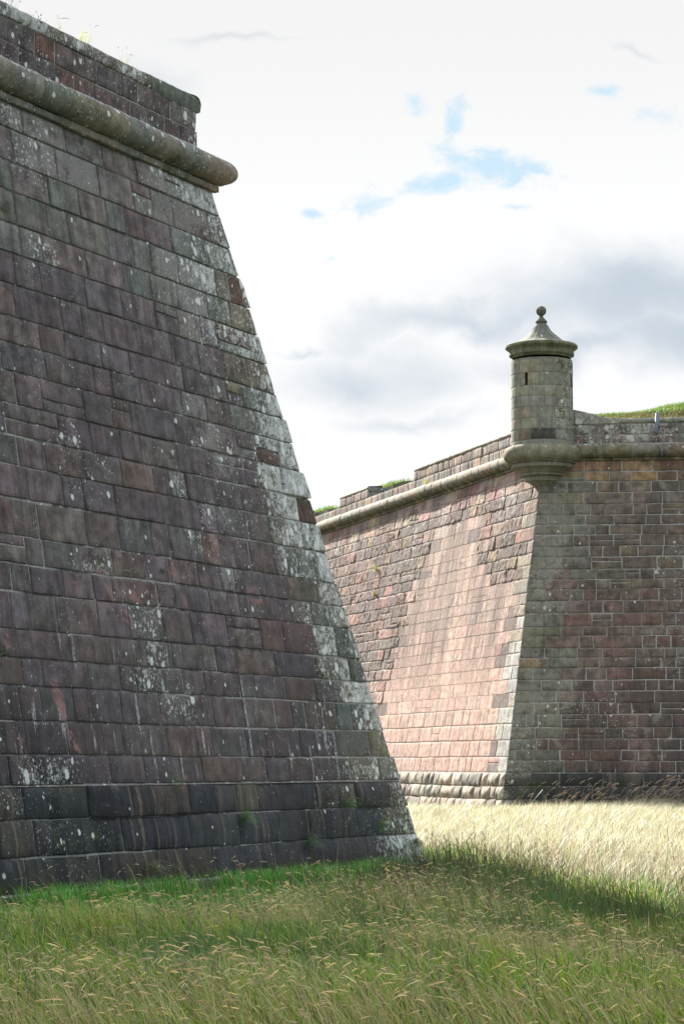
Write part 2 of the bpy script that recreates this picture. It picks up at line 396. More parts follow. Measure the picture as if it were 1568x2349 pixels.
def sheet(mb, F, s0fn, s1, z0, z1, w, tint, maskfn, seed, ns=40, nz=24, wfn=None, zs=None):
    zs = np.linspace(z0, z1, nz) if zs is None else np.asarray(zs); t = np.linspace(0, 1, ns)
    T, Z = np.meshgrid(t, zs, indexing='ij'); Wd = np.full_like(T, w)
    S = s0fn(Z, Wd) * (1 - T) + s1 * T
    Pt = F(S, Z, Wd)
    mb.grid(Pt, tint=(*tint, 1), uvm=np.stack([S + seed * 3.7, Z, 0 * S], -1), mask=maskfn(S, Z, tint))
def mixc(c, m, k): return tuple(a * (1 - k) + b * k for a, b in zip(c, m))
def pick(r, pal, wts, amp=.0):
    i = r.choice(len(pal), p=np.array(wts) / sum(wts)); c = np.array(pal[i]) * r.uniform(.86, 1.15); return tuple(c * (1 + r.normal(0, .03, 3)))
def moulding(mb, F, smin, prof, L, stone, tintfn, maskfn, seed, groove=.012, nsub=5, s_start=None, soften=.9, rough=.004):
    """sweeps a (w,z) profile along a face, stone by stone, with joints; mitred at the corner"""
    r = np.random.default_rng(seed); prof = np.array(prof); np_ = len(prof)
    cz = prof.mean(0)
    base = float(smin(prof[0, 1], 0.)) if s_start is None else s_start
    st = 0.
    arc = np.concatenate([[0], np.cumsum(np.hypot(*np.diff(prof, axis=0).T))])
    while st < L:
        ln = stone * r.uniform(.8, 1.25)
        if L - st - ln < .2: ln = L - st
        x = np.concatenate([[0, .006], np.linspace(.02, ln - .02, nsub), [ln - .006, ln]]) + st
        X_, K = np.meshgrid(x, np.arange(np_), indexing='ij')
        w_ = prof[K, 0]; z_ = prof[K, 1]; jt = np.zeros_like(x); jt[0] = jt[-1] = 1
        if st == 0: jt[0] = 0
        sc_ = groove * jt[:, None] + r.normal(0, .0035) + .004 * (X_ - st) / ln
        dw = w_ - cz[0]; dz = z_ - cz[1]; dl = np.hypot(dw, dz) + 1e-6
        nz_ = (fbm(X_ * 7, K * .5, seed + r.integers(40), 3) - .5) * 2 * rough
        w2 = w_ - dw / dl * (sc_ - nz_); z2 = z_ - dz / dl * (sc_ - nz_)
        if s_start is None:
            sh = (smin(z2, w2) - smin(z2, 0 * w2)) * np.clip(1 - X_ / .9, 0, 1) * soften
        else: sh = 0
        S = base + X_ + sh
        tn = tintfn(st, 0, r)
        mb.grid(F(S, z2, w2), tint=(*tn, 1), uvm=np.stack([S + seed * 2.3, arc[K], 0 * S + r.uniform(0, 50)], -1), mask=maskfn(S, z2, w2))
        st += ln
def arcp(cw, cz, r, a0, a1, n): return [(cw + r * cos(radians(a)), cz + r * sin(radians(a))) for a in np.linspace(a0, a1, n)]

# ================= NEAR BASTION
NB = Bastion((1.04, 30.), 244.0, 199.0, .165, 8.0)
FN = [NB.pos(0), NB.pos(1)]
PAL_N = [(.112, .094, .099), (.118, .097, .096), (.128, .098, .090), (.098, .089, .096), (.124, .112, .105), (.110, .104, .102), (.140, .094, .084), (.118, .097, .107)]
def s0N(f): return lambda z, w: NB.smin(f, z, w)
def cu(S, Z): return S - NB.smin(0, Z, 0)          # distance from the salient edge
def tintN(s, z, r):
    u = s - float(NB.smin(0, z, 0))
    if u < 1.1 and z > 1:
        return pick(r, [(.13, .14, .125), (.15, .135, .095), (.12, .10, .085), (.115, .072, .058), (.14, .14, .12)], [4, 2, 2, 1.1, 3])
    if z < 1.08: return pick(r, [(.07, .072, .075), (.10, .09, .075), (.055, .06, .066), (.12, .09, .06)], [4, 2, 3, 1])
    if z > 6.2: return pick(r, [(.135, .118, .115), (.135, .132, .12), (.145, .115, .11), (.125, .125, .115)], [2, 3, 2, 2])
    c_ = pick(r, PAL_N, [6, 5, 2.2, 5, 1.5, 2.5, .9, 2.5]); k_ = .35 if r.random() < .9 else 0.; m_ = (.113, .096, .097); return tuple(a * (1 - k_) + b * k_ for a, b in zip(c_, m_))
def maskN(S, Z, tn):
    u = cu(S, Z)
    cl = fbm(S * .9, Z * .9, 21, 3)
    lich = .085 + .74 * sst(1.5, .15, u + (cl - .5) * 1.6) + .32 * sst(.58, .72, cl) + .12 * sst(1.6, 0, np.abs(u - 1.4))
    rr = (tn[0] * 9973.) % 1.; lich = lich * (.12 + 1.15 * rr + .18 * sst(.45, .1, u)); lich = lich + .16 * np.exp(-((S - 3.9) / .5) ** 2) * sst(2.5, 4, Z)
    if tn[0] > tn[2] * 1.75: lich = lich * .45         # fresher red stones carry little lichen
    crust = .10 + .55 * sst(5.8, 7.6, Z + (cl - .5) * 3.) * (.4 + .6 * vn(S * 3.5, Z * .5, 9)) + .5 * np.exp(-((S - 4.1 + (cl - .5)) / .55) ** 2) * sst(2.2, 3.5, Z) + .15 * sst(1.2, .1, u)
    lich = lich * (1 - .45 * sst(1.15, .95, Z) * sst(.8, 1.6, u)); crust = crust * (.35 + rr); crust = crust - .55 * sst(1.4, .9, Z)
    moss = .10 + .35 * sst(.4, .0, Z) + .25 * sst(.5, .7, fbm(S * 1.3, Z * 1.3, 44, 3)) + .22 * sst(.9, .2, u)
    damp = 1.0 * sst(1.25, .95, Z) * (.30 + .70 * sst(5.2, 6.6, u)) + .5 * sst(2.4, 1.2, Z) * sst(6.0, 7.2, u) + .30 * sst(3.4, 1.4, Z) + .35 * sst(.45, .7, fbm(S * .8 + 5, Z * .25, 31, 3)) * sst(6.5, 4.5, Z)
    return np.stack([np.clip(lich, 0, 1), np.clip(crust, 0, 1), np.clip(moss, 0, 1), np.clip(damp, 0, 1)], -1)
def maskM(S, Z, tn):
    u = cu(S, Z); cl = fbm(S * .8, Z * .8, 63, 3)
    cr = .10 + .85 * sst(.46, .64, cl) * sst(6.5, 3.6, Z)
    return np.stack([0 * u + .12, np.clip(cr, 0, 1), .18 + .4 * sst(4.5, 6.5, Z) * (cl < .5), .3 * sst(1.3, .9, Z)], -1)
near = thing('bastion', 'huge battered dark sandstone bastion corner rising at the left, speckled with white lichen', 'fort wall', (1.04, 30, 0))
r0 = np.random.default_rng(11)
PL = [(0.0, .11), (.11, .43), (.43, .77), (.77, 1.08)]
rowsN = courses(1.09, 8.0, .318, .17, r0)
mb = MB()
masonry(mb, FN[0], rowsN, s0N(0), 24., .66, tintN, maskN, 101, split=.045, relief=.005, prot=.007, res=.05, joint=.020, coarse=11)
masonry(mb, FN[1], rowsN, s0N(1), 12., .60, tintN, maskN, 102, relief=.006, prot=.009, res=.12, joint=.013, flip=True)
rel(mb.build('wall_facing', M_NEAR), near)
mb = MB()
for f, ss, L in ((0, 111, 24.), (1, 112, 12.)):
    masonry(mb, FN[f], PL[1:], s0N(f), L, .95 if f == 0 else 1., tintN, maskN, ss, off=.006, relief=.014, prot=.010, freq=5, res=.045 if f == 0 else .12, joint=.012, boss=.022, bossedge=.5, round_=.02, coarse=11, flip=bool(f))
rel(mb.build('plinth', M_NEAR), near)
mb = MB()
for f, ss, L in ((0, 113, 24.), (1, 114, 12.)):
    masonry(mb, FN[f], [(-.25, .11)], s0N(f), L, 1.1, lambda s, z, r: pick(r, [(.16, .15, .13), (.12, .11, .10)], [1, 1]), maskN, ss, off=.08, relief=.012, res=.08, round_=.03, coarse=11, flip=bool(f), depth=.15, wavy=0)
    # weathered ledges on footing and plinth
    for (w0, z0, w1, z1) in ((.075, .095, .0, .125), (.022, 1.078, -.01, 1.10)):
        T, K = np.meshgrid(np.linspace(0, 1, 60), [0, 1], indexing='ij')
        Wd = np.where(K == 0, w0, w1) + 0. * T; Z_ = np.where(K == 0, z0, z1) + 0. * T
        S = NB.smin(f, Z_, Wd) * (1 - T) + L * T
        Pt = FN[f](S, Z_, Wd + (fbm(S * 6, K * 3., 5, 2) - .5) * .02)
        mb.grid(Pt if not f else Pt[::-1], tint=(.13, .125, .11, 1), uvm=np.stack([S, Z_ * 0 + K * .1, 0 * S], -1), mask=(.25, .5, .3, .2))
rel(mb.build('footing', M_NEAR), near)
mb = MB()
for f, L in ((0, 24.), (1, 12.)):
    sheet(mb, FN[f], s0N(f), L, 1.05, 8.05, -.0085, (.095, .092, .092), maskM, 120 + f, 90, 60)
    sheet(mb, FN[f], s0N(f), L, -.2, 1.1, -.004, (.10, .10, .10), maskM, 124 + f, 60, 8)
rel(mb.build('mortar', M_MORT), near)
# cordon
profT = arcp(.045, 8.245, .166, -108, 100, 22)
def tintC(s, z, r): return pick(r, [(.155, .15, .115), (.165, .145, .108), (.14, .145, .12), (.16, .155, .13)], [3, 2, 2, 2])
def maskC(S, Z, Wd):
    top = sst(8.30, 8.42, Z)
    cl = fbm(S * 1.7, Z * 3, 77, 3)
    return np.stack([np.clip(.16 + .55 * top + .1 * cl, 0, 1), np.clip(.15 + .4 * top, 0, 1), np.clip(.15 + .35 * sst(8.3, 8.1, Z) * sst(.4, .6, cl), 0, 1), np.clip(.3 * sst(.5, .7, cl) * sst(8.25, 8.1, Z), 0, 1)], -1)
profFi = [(-.04, 7.995), (.055, 7.99), (.062, 8.0), (.064, 8.055), (.058, 8.07), (-.01, 8.10)]
mb = MB(); mb2 = MB()
for f, L in ((0, 20.), (1, 10.)):
    for M_, pr, gr in ((mb, profT, .020), (mb2, profFi, .006)):
        t = MB()
        moulding(t, FN[f], lambda z, w, f=f: NB.smin(f, z, w), pr, L, .60, tintC, maskC, 130 + f, groove=gr, soften=.58)
        for a, q, tn, uv, mk in zip(t.v, t.q, t.tint, t.uvm, t.mask):
            n0 = q.min(); M_.add(a, q=(q - n0)[:, ::-1] if not f else q - n0, tint=tn, uvm=uv, mask=mk)
rel(mb.build('cordon', M_CORD), near); rel(mb2.build('fillet', M_CORD), near)
# parapet
def tintP(s, z, r): return pick(r, [(.115, .082, .075), (.13, .088, .078), (.10, .085, .082), (.145, .085, .07), (.12, .105, .095)], [4, 3, 3, 1.5, 1.5])
def maskP(S, Z, tn):
    u = cu(S, Z); cl = fbm(S * 1.6, Z * 1.6, 91, 3)
    return np.stack([np.clip(.20 + .5 * sst(.48, .68, cl) + .45 * sst(.7, 0, u), 0, 1), .1 + .3 * sst(.9, 0, u), 0 * u + .12, .45 * sst(.5, .7, fbm(S * 2 + 7, Z * .5, 23, 3))], -1)
rowsP = [(8.36, 8.68), (8.68, 8.93)]
mb = MB()
for f, L in ((0, 20.), (1, 10.)):
    masonry(mb, FN[f], rowsP, s0N(f), L, .62, tintP, maskP, 141 + f, off=-.085, relief=.004, prot=.004, res=.05 if f == 0 else .12, joint=.018, coarse=10, flip=bool(f))
rel(mb.build('parapet_wall', M_NEAR), near)
mb = MB()
for f, L in ((0, 20.), (1, 10.)):
    sheet(mb, FN[f], s0N(f), L, 8.3, 8.95, -.094, (.24, .23, .235), lambda S, Z, t: np.stack([0 * S + .2, 0 * S + .6, 0 * S, 0 * S], -1), 150 + f, 50, 4)
rel(mb.build('parapet_mortar', M_MORT), near)
def cop_prof(z0, th, w1, back): return [(w1 - .12, z0), (w1 - .01, z0), (w1, z0 + .015)] + [(w1, z0 + th * .55)] + arcp(w1 - .06, z0 + th - .06, .06, 15, 90, 5) + [(w1 - .25, z0 + th + .01), (back, z0 + th), (back, z0 - .2)]
def tintK(s, z, r): return pick(r, [(.13, .135, .11), (.12, .12, .105), (.14, .13, .11)], [3, 2, 2])
def maskK(S, Z, Wd): cl = fbm(S * 2.2, Z * 4, 14, 3); return np.stack([np.clip(.30 + .5 * sst(.42, .6, cl), 0, 1) * sst(1.2, 1.6, S - 3.2) + .08, 0 * S + .25, 0 * S + .3, 0 * S + .15], -1)
def addm(dst, t, rev):
    for a, q, tn, uv, mk in zip(t.v, t.q, t.tint, t.uvm, t.mask):
        n0 = q.min(); dst.add(a, q=(q - n0)[:, ::-1] if rev else q - n0, tint=tn, uvm=uv, mask=mk)
mb = MB()
for f, L in ((0, 20.), (1, 10.)):
    t = MB(); smn = lambda z, w, f=f: NB.smin(f, z, w)
    # the corner stone is deeper and stands forward of the rest
    moulding(t, FN[f], smn, cop_prof(8.90, .215, -.075, -.5), 1.25, 1.25, tintK, maskK, 160 + f, groove=.01, soften=.85, nsub=16, rough=.012); addm(mb, t, not f)
    s_c = float(NB.smin(f, 8.9, 0.)) + 1.25
    t = MB(); moulding(t, FN[f], smn, cop_prof(8.93, .165, -.066, -.5), L - 1.3, 1.25, tintK, maskK, 165 + f, groove=.006, s_start=s_c, nsub=14, rough=.012); addm(mb, t, not f)
rel(mb.build('coping', M_NEAR), near)

# ================= FAR BASTION
FB = Bastion((3.37, 51.5), 106.3, -6.9, .174, 7.97)
FF = [FB.pos(0), FB.pos(1)]
def s0F(f): return lambda z, w: FB.smin(f, z, w)
far = thing('bastion', 'distant pink and brown sandstone bastion corner standing in the sunlit grass behind', 'fort wall', (3.37, 51.5, 0))
ZL = [1.09, 1.43, 1.79, 2.14, 2.50]
# dressed pink area of the sunlit face, outline in (s,z)
POLY = np.array([(5.9, 7.3), (8.2, 7.0), (9.2, 4.9), (9.8, 4.3), (10.1, 2.5), (40, 2.5), (40, 1.0), (.9, 1.0), (.9, 2.2), (1.0, 4.3), (1.6, 5.3), (3.3, 5.5), (4.6, 6.4), (4.1, 7.1)])
def inpoly(x, y):
    c = False; n = len(POLY)
    for i in range(n):
        x1, y1 = POLY[i]; x2, y2 = POLY[i - 1]
        if (y1 > y) != (y2 > y) and x < (x2 - x1) * (y - y1) / (y2 - y1) + x1: c = not c
    return c
def zoneL(s, z, r=None):
    u = s - float(FB.smin(0, z, 0))
    if z < 1.09: return 'pl'
    if u < .75: return 'q'
    jit = r.normal(0, .38) if r is not None else 0
    return 'smooth' if inpoly(s + jit, z + jit * .5) else 'rough'
def tintL(s, z, r):
    k = zoneL(s, z, r)
    if k == 'pl': return pick(r, [(.33, .27, .21), (.28, .24, .19), (.36, .28, .205), (.20, .17, .145), (.33, .25, .195)], [3, 3, 2, 2, 2])
    if k == 'q':
        return pick(r, [(.33, .28, .20), (.31, .27, .22), (.32, .22, .18), (.34, .32, .28)], [3, 2, 1, 2]) if z > 4 else pick(r, [(.36, .34, .30), (.40, .33, .27), (.33, .32, .29)], [3, 2, 2])
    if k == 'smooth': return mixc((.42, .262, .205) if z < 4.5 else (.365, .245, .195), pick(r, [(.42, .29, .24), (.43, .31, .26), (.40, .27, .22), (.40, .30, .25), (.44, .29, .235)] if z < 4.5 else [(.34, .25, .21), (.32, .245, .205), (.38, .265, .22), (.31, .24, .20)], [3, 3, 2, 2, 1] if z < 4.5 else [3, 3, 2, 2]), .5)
    if z > 7.3: return pick(r, [(.33, .21, .17), (.34, .26, .19), (.28, .22, .20), (.32, .18, .17)], [3, 2, 2, 2])
    return pick(r, [(.165, .115, .098), (.145, .115, .10), (.20, .13, .105), (.24, .175, .12), (.26, .15, .12), (.15, .11, .098)], [4, 4, 3, 1.6 if z > 5 else .3, 2, 3])
def roughL(s, z, r):
    k = zoneL(s, z)
    if k == 'smooth' and z < 2.5: return .4
    return {'pl': 1.5, 'q': 1.5 if z > 4.5 else .7, 'smooth': .16, 'rough': 2.5}[k] * r.uniform(.8, 1.2)
def maskL(S, Z, tn):
    cl = fbm(S * .7, Z * .35, 71, 3)
    sm = tn[0] > .335
    damp = (.95 if sm else .7) * sst(.36, .54, fbm(S * 1.7, Z * .20, 55, 4)) * sst(2.4, 4.4, Z)
    # dark runs under the top of the dressed area
    cr = .02 + .6 * sst(.52, .68, cl) * sst(5.5, 7.7, Z) + .2 * sst(1.1, .9, Z)
    return np.stack([0 * S + .10, np.clip(cr, 0, 1), 0 * S + .02 + .2 * sst(.9, .4, Z), np.clip(damp, 0, .95)], -1)
def maskLM(S, Z, tn): cl = fbm(S * .8, Z * .5, 72, 3); return np.stack([0 * S, .5 * sst(.4, .6, cl), 0 * S, 0 * S], -1)
PLF = [(.20, .52), (.52, .80), (.80, 1.08)]
rowsL = list(zip(ZL[:-1], ZL[1:])) + courses(2.5, 7.97, .285, .12, np.random.default_rng(5))
rowsR = courses(1.09, 7.97, .25, .16, np.random.default_rng(6))
PALR = [(.155, .118, .100), (.135, .108, .096), (.18, .118, .095), (.155, .128, .100), (.105, .09, .082), (.205, .125, .10), (.19, .115, .108)]
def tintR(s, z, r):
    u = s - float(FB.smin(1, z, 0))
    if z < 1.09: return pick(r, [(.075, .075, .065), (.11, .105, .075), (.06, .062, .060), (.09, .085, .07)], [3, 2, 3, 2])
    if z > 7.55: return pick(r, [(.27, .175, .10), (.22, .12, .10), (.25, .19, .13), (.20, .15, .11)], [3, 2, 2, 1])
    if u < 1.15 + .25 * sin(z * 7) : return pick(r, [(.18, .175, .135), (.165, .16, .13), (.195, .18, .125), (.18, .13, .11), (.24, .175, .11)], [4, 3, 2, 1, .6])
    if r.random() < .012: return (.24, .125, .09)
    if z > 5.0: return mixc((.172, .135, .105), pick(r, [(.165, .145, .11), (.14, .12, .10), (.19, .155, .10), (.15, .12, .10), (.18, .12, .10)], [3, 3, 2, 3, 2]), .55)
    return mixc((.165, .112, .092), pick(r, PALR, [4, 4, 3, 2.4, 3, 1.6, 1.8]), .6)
def maskR(S, Z, tn):
    cl = fbm(S * .7, Z * .7, 81, 3); u = S - FB.smin(1, Z, 0)
    return np.stack([np.clip(.07 + .22 * sst(.55, .7, cl), 0, 1), np.clip(.08 + .3 * sst(1.2, .3, u) + .3 * sst(.5, .65, fbm(S, Z, 12, 3)), 0, 1), .15 + .25 * sst(1.4, .8, Z) + .15 * sst(1.2, .2, u), np.clip(.25 + .5 * sst(1.3, .8, Z) + .5 * sst(.45, .62, fbm(S * 1.1, Z * .3, 19, 3)), 0, 1)], -1)
mb = MB()
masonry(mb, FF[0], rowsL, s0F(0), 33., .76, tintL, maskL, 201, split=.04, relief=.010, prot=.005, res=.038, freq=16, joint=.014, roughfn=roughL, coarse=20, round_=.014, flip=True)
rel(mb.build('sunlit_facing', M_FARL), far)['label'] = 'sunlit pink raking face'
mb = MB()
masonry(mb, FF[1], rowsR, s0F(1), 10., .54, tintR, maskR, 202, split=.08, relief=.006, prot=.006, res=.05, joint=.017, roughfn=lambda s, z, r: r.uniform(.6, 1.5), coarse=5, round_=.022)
rel(mb.build('shaded_facing', M_FARR), far)['label'] = 'shaded brown face with pale joints'
mb = MB()
masonry(mb, FF[0], PLF, s0F(0), 33., .62, tintL, maskL, 203, off=.03, relief=.012, prot=.008, res=.045, joint=.022, boss=.035, round_=.02, coarse=16, flip=True)
masonry(mb, FF[1], PLF, s0F(1), 10., .70, tintR, maskR, 204, off=.03, relief=.010, prot=.005, res=.06, joint=.016, boss=.02, round_=.02)
rel(mb.build('plinth', M_FARR), far)
mb = MB()
masonry(mb, FF[0], [(-.2, .2)], s0F(0), 33., .8, tintL, maskL, 205, off=.06, res=.1, flip=True, depth=.06, wavy=0)
masonry(mb, FF[1], [(-.2, .2)], s0F(1), 10., .8, tintR, maskR, 206, off=.06, res=.1, depth=.06, wavy=0)
rel(mb.build('footing', M_FARR), far)
mb = MB()
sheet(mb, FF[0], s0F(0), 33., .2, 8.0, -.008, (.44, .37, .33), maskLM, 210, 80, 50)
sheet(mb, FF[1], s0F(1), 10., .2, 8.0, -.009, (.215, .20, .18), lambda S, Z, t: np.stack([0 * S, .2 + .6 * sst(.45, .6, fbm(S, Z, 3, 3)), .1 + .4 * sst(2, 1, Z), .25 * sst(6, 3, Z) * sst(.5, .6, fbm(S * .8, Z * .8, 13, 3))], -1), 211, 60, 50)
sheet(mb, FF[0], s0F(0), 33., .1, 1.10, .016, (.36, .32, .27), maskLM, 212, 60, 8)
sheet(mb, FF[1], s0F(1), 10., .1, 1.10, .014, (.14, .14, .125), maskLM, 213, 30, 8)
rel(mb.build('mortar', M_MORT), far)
profT2 = arcp(.04, 8.165, .165, -108, 100, 20)
profF2 = [(-.04, 7.945), (.05, 7.945), (.055, 7.955), (.055, 8.0), (-.01, 8.03)]
def tintC2(s, z, r): return pick(r, [(.20, .175, .125), (.23, .18, .13), (.18, .165, .12), (.21, .19, .15)], [3, 2, 2, 2])
def tintC3(s, z, r): return pick(r, [(.18, .16, .11), (.17, .16, .12), (.175, .145, .095)], [3, 2, 2])
def maskC2(S, Z, Wd): cl = fbm(S * 1.7, Z * 3, 78, 3); return np.stack([.10 + .3 * sst(8.22, 8.3, Z), 0 * S + .2, .22 + .45 * sst(8.15, 8.03, Z), 0 * S + .1], -1)
mb = MB(); mb2 = MB()
for f, L, tf in ((0, 33., tintC2), (1, 9.5, tintC3)):
    for M_, pr, gr in ((mb, profT2, .014), (mb2, profF2, .004)):
        t = MB(); moulding(t, FF[f], lambda z, w, f=f: FB.smin(f, z, w), pr, L, .62, tf, maskC2, 230 + f, groove=gr, soften=1.)
        addm(M_, t, bool(f))
rel(mb.build('cordon', M_CORD), far); rel(mb2.build('fillet', M_CORD), far)
# parapet: solid on the shaded face, merlons and embrasures on the sunlit one
def tintPL(s, z, r): return pick(r, [(.30, .22, .18), (.27, .22, .19), (.33, .23, .18), (.26, .24, .21), (.31, .25, .18)], [3, 3, 2, 2, 1])
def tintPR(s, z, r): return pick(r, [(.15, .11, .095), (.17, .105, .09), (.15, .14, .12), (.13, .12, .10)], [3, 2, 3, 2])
def maskPR(S, Z, tn): cl = fbm(S * 1.3, Z * 2, 92, 3); return np.stack([np.clip(.35 + .5 * sst(.42, .6, cl), 0, 1), .35 + 0 * S, .1 + 0 * S, .2 + 0 * S], -1)
OFP = -.03
EMB = [(10.2, 14.3), (17.05, 21.2)]
mb = MB(); mm = MB(); mc = MB(); ch = MB()
def runL(a, b, rows, seed, ztop):
    masonry(mb, FF[0], rows, (lambda z, w: FB.smin(0, z, w)) if a is None else (lambda z, w, a=a: a + 0 * z), b, .52, tintPL, maskL, seed, off=OFP, relief=.006, prot=.006, res=.07, joint=.014, flip=True, wavy=.003, coarse=22)
zs_ = 8.56
runL(None, 33., [(8.28, zs_)], 241, zs_)
for i, (a, b) in enumerate(((None, EMB[0][0]), (EMB[0][1], EMB[1][0]), (EMB[1][1], 33.))):
    runL(a, b, [(zs_, 8.80)], 243 + i, 8.8)
masonry(mb, FF[1], [(8.28, 8.53), (8.53, 8.77)], s0F(1), 9.5, .5, tintPR, maskPR, 249, off=OFP, relief=.006, prot=.005, res=.05, joint=.02, wavy=.004)
rel(mb.build('parapet_wall', M_FARR), far)
sheet(mm, FF[0], s0F(0), 33., 8.25, 8.565, OFP - .009, (.30, .27, .24), maskLM, 251, 60, 3)
for a, b in ((None, EMB[0][0]), EMB[0:1] and (EMB[0][1], EMB[1][0]), (EMB[1][1], 33.)):
    sheet(mm, FF[0], s0F(0) if a is None else (lambda z, w, a=a: a + 0 * z), b, 8.55, 8.82, OFP - .009, (.30, .27, .24), maskLM, 252, 20, 3)
sheet(mm, FF[1], s0F(1), 9.5, 8.25, 8.80, OFP - .009, (.24, .23, .21), maskLM, 253, 40, 4)
rel(mm.build('parapet_mortar', M_MORT), far)
def cop2(z0, th, back=-.45): return [(OFP - .05, z0)] + [(OFP + .012, z0), (OFP + .015, z0 + th * .7), (OFP - .02, z0 + th), (back, z0 + th + .02), (back, z0 - .3)]
def tintKL(s, z, r): return pick(r, [(.27, .25, .19), (.24, .22, .17), (.28, .24, .20)], [1, 1, 1])
def maskK2(S, Z, Wd): return np.stack([0 * S + .4, 0 * S + .5, 0 * S + .25, 0 * S + .1], -1)
smF0 = lambda z, w: FB.smin(0, z, w)
def cop_run(F, sm, prof, L, tf, seed, s0=None, rev=False, stone=.7):
    t = MB(); moulding(t, F, sm, prof, L, stone, tf, maskK2, seed, groove=.01, s_start=s0, rough=.01); m_ = MB(); addm(m_, t, rev)
    rel(m_.build('coping', M_FARR), far)
cop_run(FF[0], smF0, cop2(8.80, .085), EMB[0][0] - .92, tintKL, 261)
for a, b in ((EMB[0][1], EMB[1][0]), (EMB[1][1], 33.)): cop_run(FF[0], smF0, cop2(8.80, .085), b - a, tintKL, 262, a)
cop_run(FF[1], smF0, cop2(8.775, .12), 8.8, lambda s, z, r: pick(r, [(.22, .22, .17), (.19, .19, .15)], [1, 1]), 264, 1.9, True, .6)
# embrasure cheeks and merlon ends: grey walls running inwards
def inward(f, s_fix, side):
    """face running inwards from the parapet front at s_fix; S = distance inwards"""
    def F(S, Z, Wd):
        k = OFP - S - FB.b * FB.zb
        sx = s_fix + side * (Wd + .16 * S * 0)
        return np.stack([FB.P0[0] + sx * FB.e[f][0] + k * FB.n[f][0], FB.P0[1] + sx * FB.e[f][1] + k * FB.n[f][1], Z + 0 * S], -1)
    return F
def tintG(s, z, r): return pick(r, [(.19, .185, .17), (.15, .12, .105), (.17, .165, .16), (.14, .14, .14)], [3, 1.2, 3, 2])
for i, (sf, sd) in enumerate(((EMB[0][1], -1), (EMB[1][1], -1), (EMB[0][0], 1), (EMB[1][0], 1))):
    ch = MB(); t = MB(); masonry(t, inward(0, sf, sd), [(8.3, zs_), (zs_, 8.72), (8.72, 8.86)], lambda z, w: 0 * z, 5.5, .55, tintG, maskPR, 270 + i, off=0., relief=.006, prot=.006, res=.08, joint=.018, wavy=.003)
    addm(ch, t, sd > 0)
    sheet(ch, inward(0, sf, sd), lambda z, w: 0 * z, 5.5, 8.25, 8.86, -.01, (.24, .24, .24), maskLM, 275, 20, 3)
    rel(ch.build('embrasure_cheek', M_FARR), far)
# sloping wing stone from the turret down to the shaded parapet
mb = MB()
def wing():
    S = np.array([1.45, 1.62, 1.95, 2.32, 2.6]); top = np.array([9.10, 9.10, 9.02, 8.90, 8.895])
    for k in range(4):
        sa, sb = S[k] + .005, S[k + 1] - .005
        n = 8; T = np.linspace(0, 1, n); s_ = sa + (sb - sa) * T; zt = top[k] + (top[k + 1] - top[k]) * T
        P_ = []
        for (w_, dz) in ((OFP + .02, -1), (OFP + .02, -.03), (OFP + .005, 0.), (OFP - .45, .03), (OFP - .45, -1)):
            z_ = np.where(dz == -1, 8.77, zt + dz) if dz != -1 else np.full(n, 8.775)
            P_.append(FF[1](s_, z_, np.full(n, w_) + (fbm(s_ * 8, z_ * 8, 3, 2) - .5) * .012))
        P_ = np.stack(P_, 1)
        mb.grid(P_[::-1], tint=(*[(.20, .19, .13), (.19, .19, .16), (.20, .20, .165), (.2, .2, .16)][k], 1), uvm=np.stack([np.repeat(s_[:, None], 5, 1), P_[..., 2], 0 * P_[..., 2] + k], -1), mask=(.5, .6, .2, .1))
wing()
rel(mb.build('parapet_wing', M_FARR), far)

# ================= SENTRY TURRET on the salient of the far bastion
cx, cy = FB.P0 - FB.c * FB.b * FB.zb
TC = np.array([cx + .0, cy + .06])
turret = thing('sentry_turret', 'round stone sentry turret with ogee cap and ball finial on the far bastion corner', 'turret', (TC[0], TC[1], 7.4))
PX = 52.75 / 5500 / .99
def zt(y): return EYE + (TC[1] - .35) * tan(radians(5.973) + math.atan((1174.5 - y) / 5500))
def cyl(r):
    def F(S, Z, Wd):
        a = S / r
        return np.stack([TC[0] + (r + Wd) * np.sin(a), TC[1] - (r + Wd) * np.cos(a), Z + 0 * a], -1)
    return F
RD = 71 * PX
def tintT(s, z, r):
    a = s / RD
    if 8.40 < z < 8.65 and -.75 < a < .0: return pick(r, [(.19, .15, .10), (.055, .05, .045)], [1, 1.])
    return mixc((.25, .245, .195), pick(r, [(.225, .225, .18), (.23, .205, .14), (.22, .225, .19), (.205, .20, .155), (.195, .205, .175), (.245, .205, .135)], [3, 2, 4, 2, 2, 1]), .6)
def maskT(S, Z, tn):
    cl = fbm(S * 2, Z * 2, 33, 3)
    return np.stack([.07 + .3 * sst(.55, .7, cl) * (S > 0), .2 + .4 * sst(.45, .65, cl), np.clip(.05 + .45 * sst(.1, .5, S / RD) * sst(.4, .6, cl) + .3 * sst(9.9, 10.15, Z), 0, 1), .12 + 0 * S], -1)
A1, A2 = radians(-34.5), radians(65)
hw = .030
sl = [(RD * A1 - hw, RD * A1 + hw, 9.58, 9.86), (RD * A2 - hw, RD * A2 + hw, 9.58, 9.86)]
rowsT = [(8.20, 8.37), (8.37, 8.61), (8.61, 8.85), (8.85, 9.10), (9.10, 9.34), (9.34, 9.58), (9.58, 9.86), (9.86, 10.16)]
mb = MB()
masonry(mb, cyl(RD), rowsT, lambda z, w: -RD * pi + 0 * z + .13 * np.floor(z * 7.7 % 3) * 0, RD * pi, .50, tintT, maskT, 301, relief=.003, prot=.002, res=.05, joint=.007, round_=.006, depth=.016, skip=sl, wavy=0)
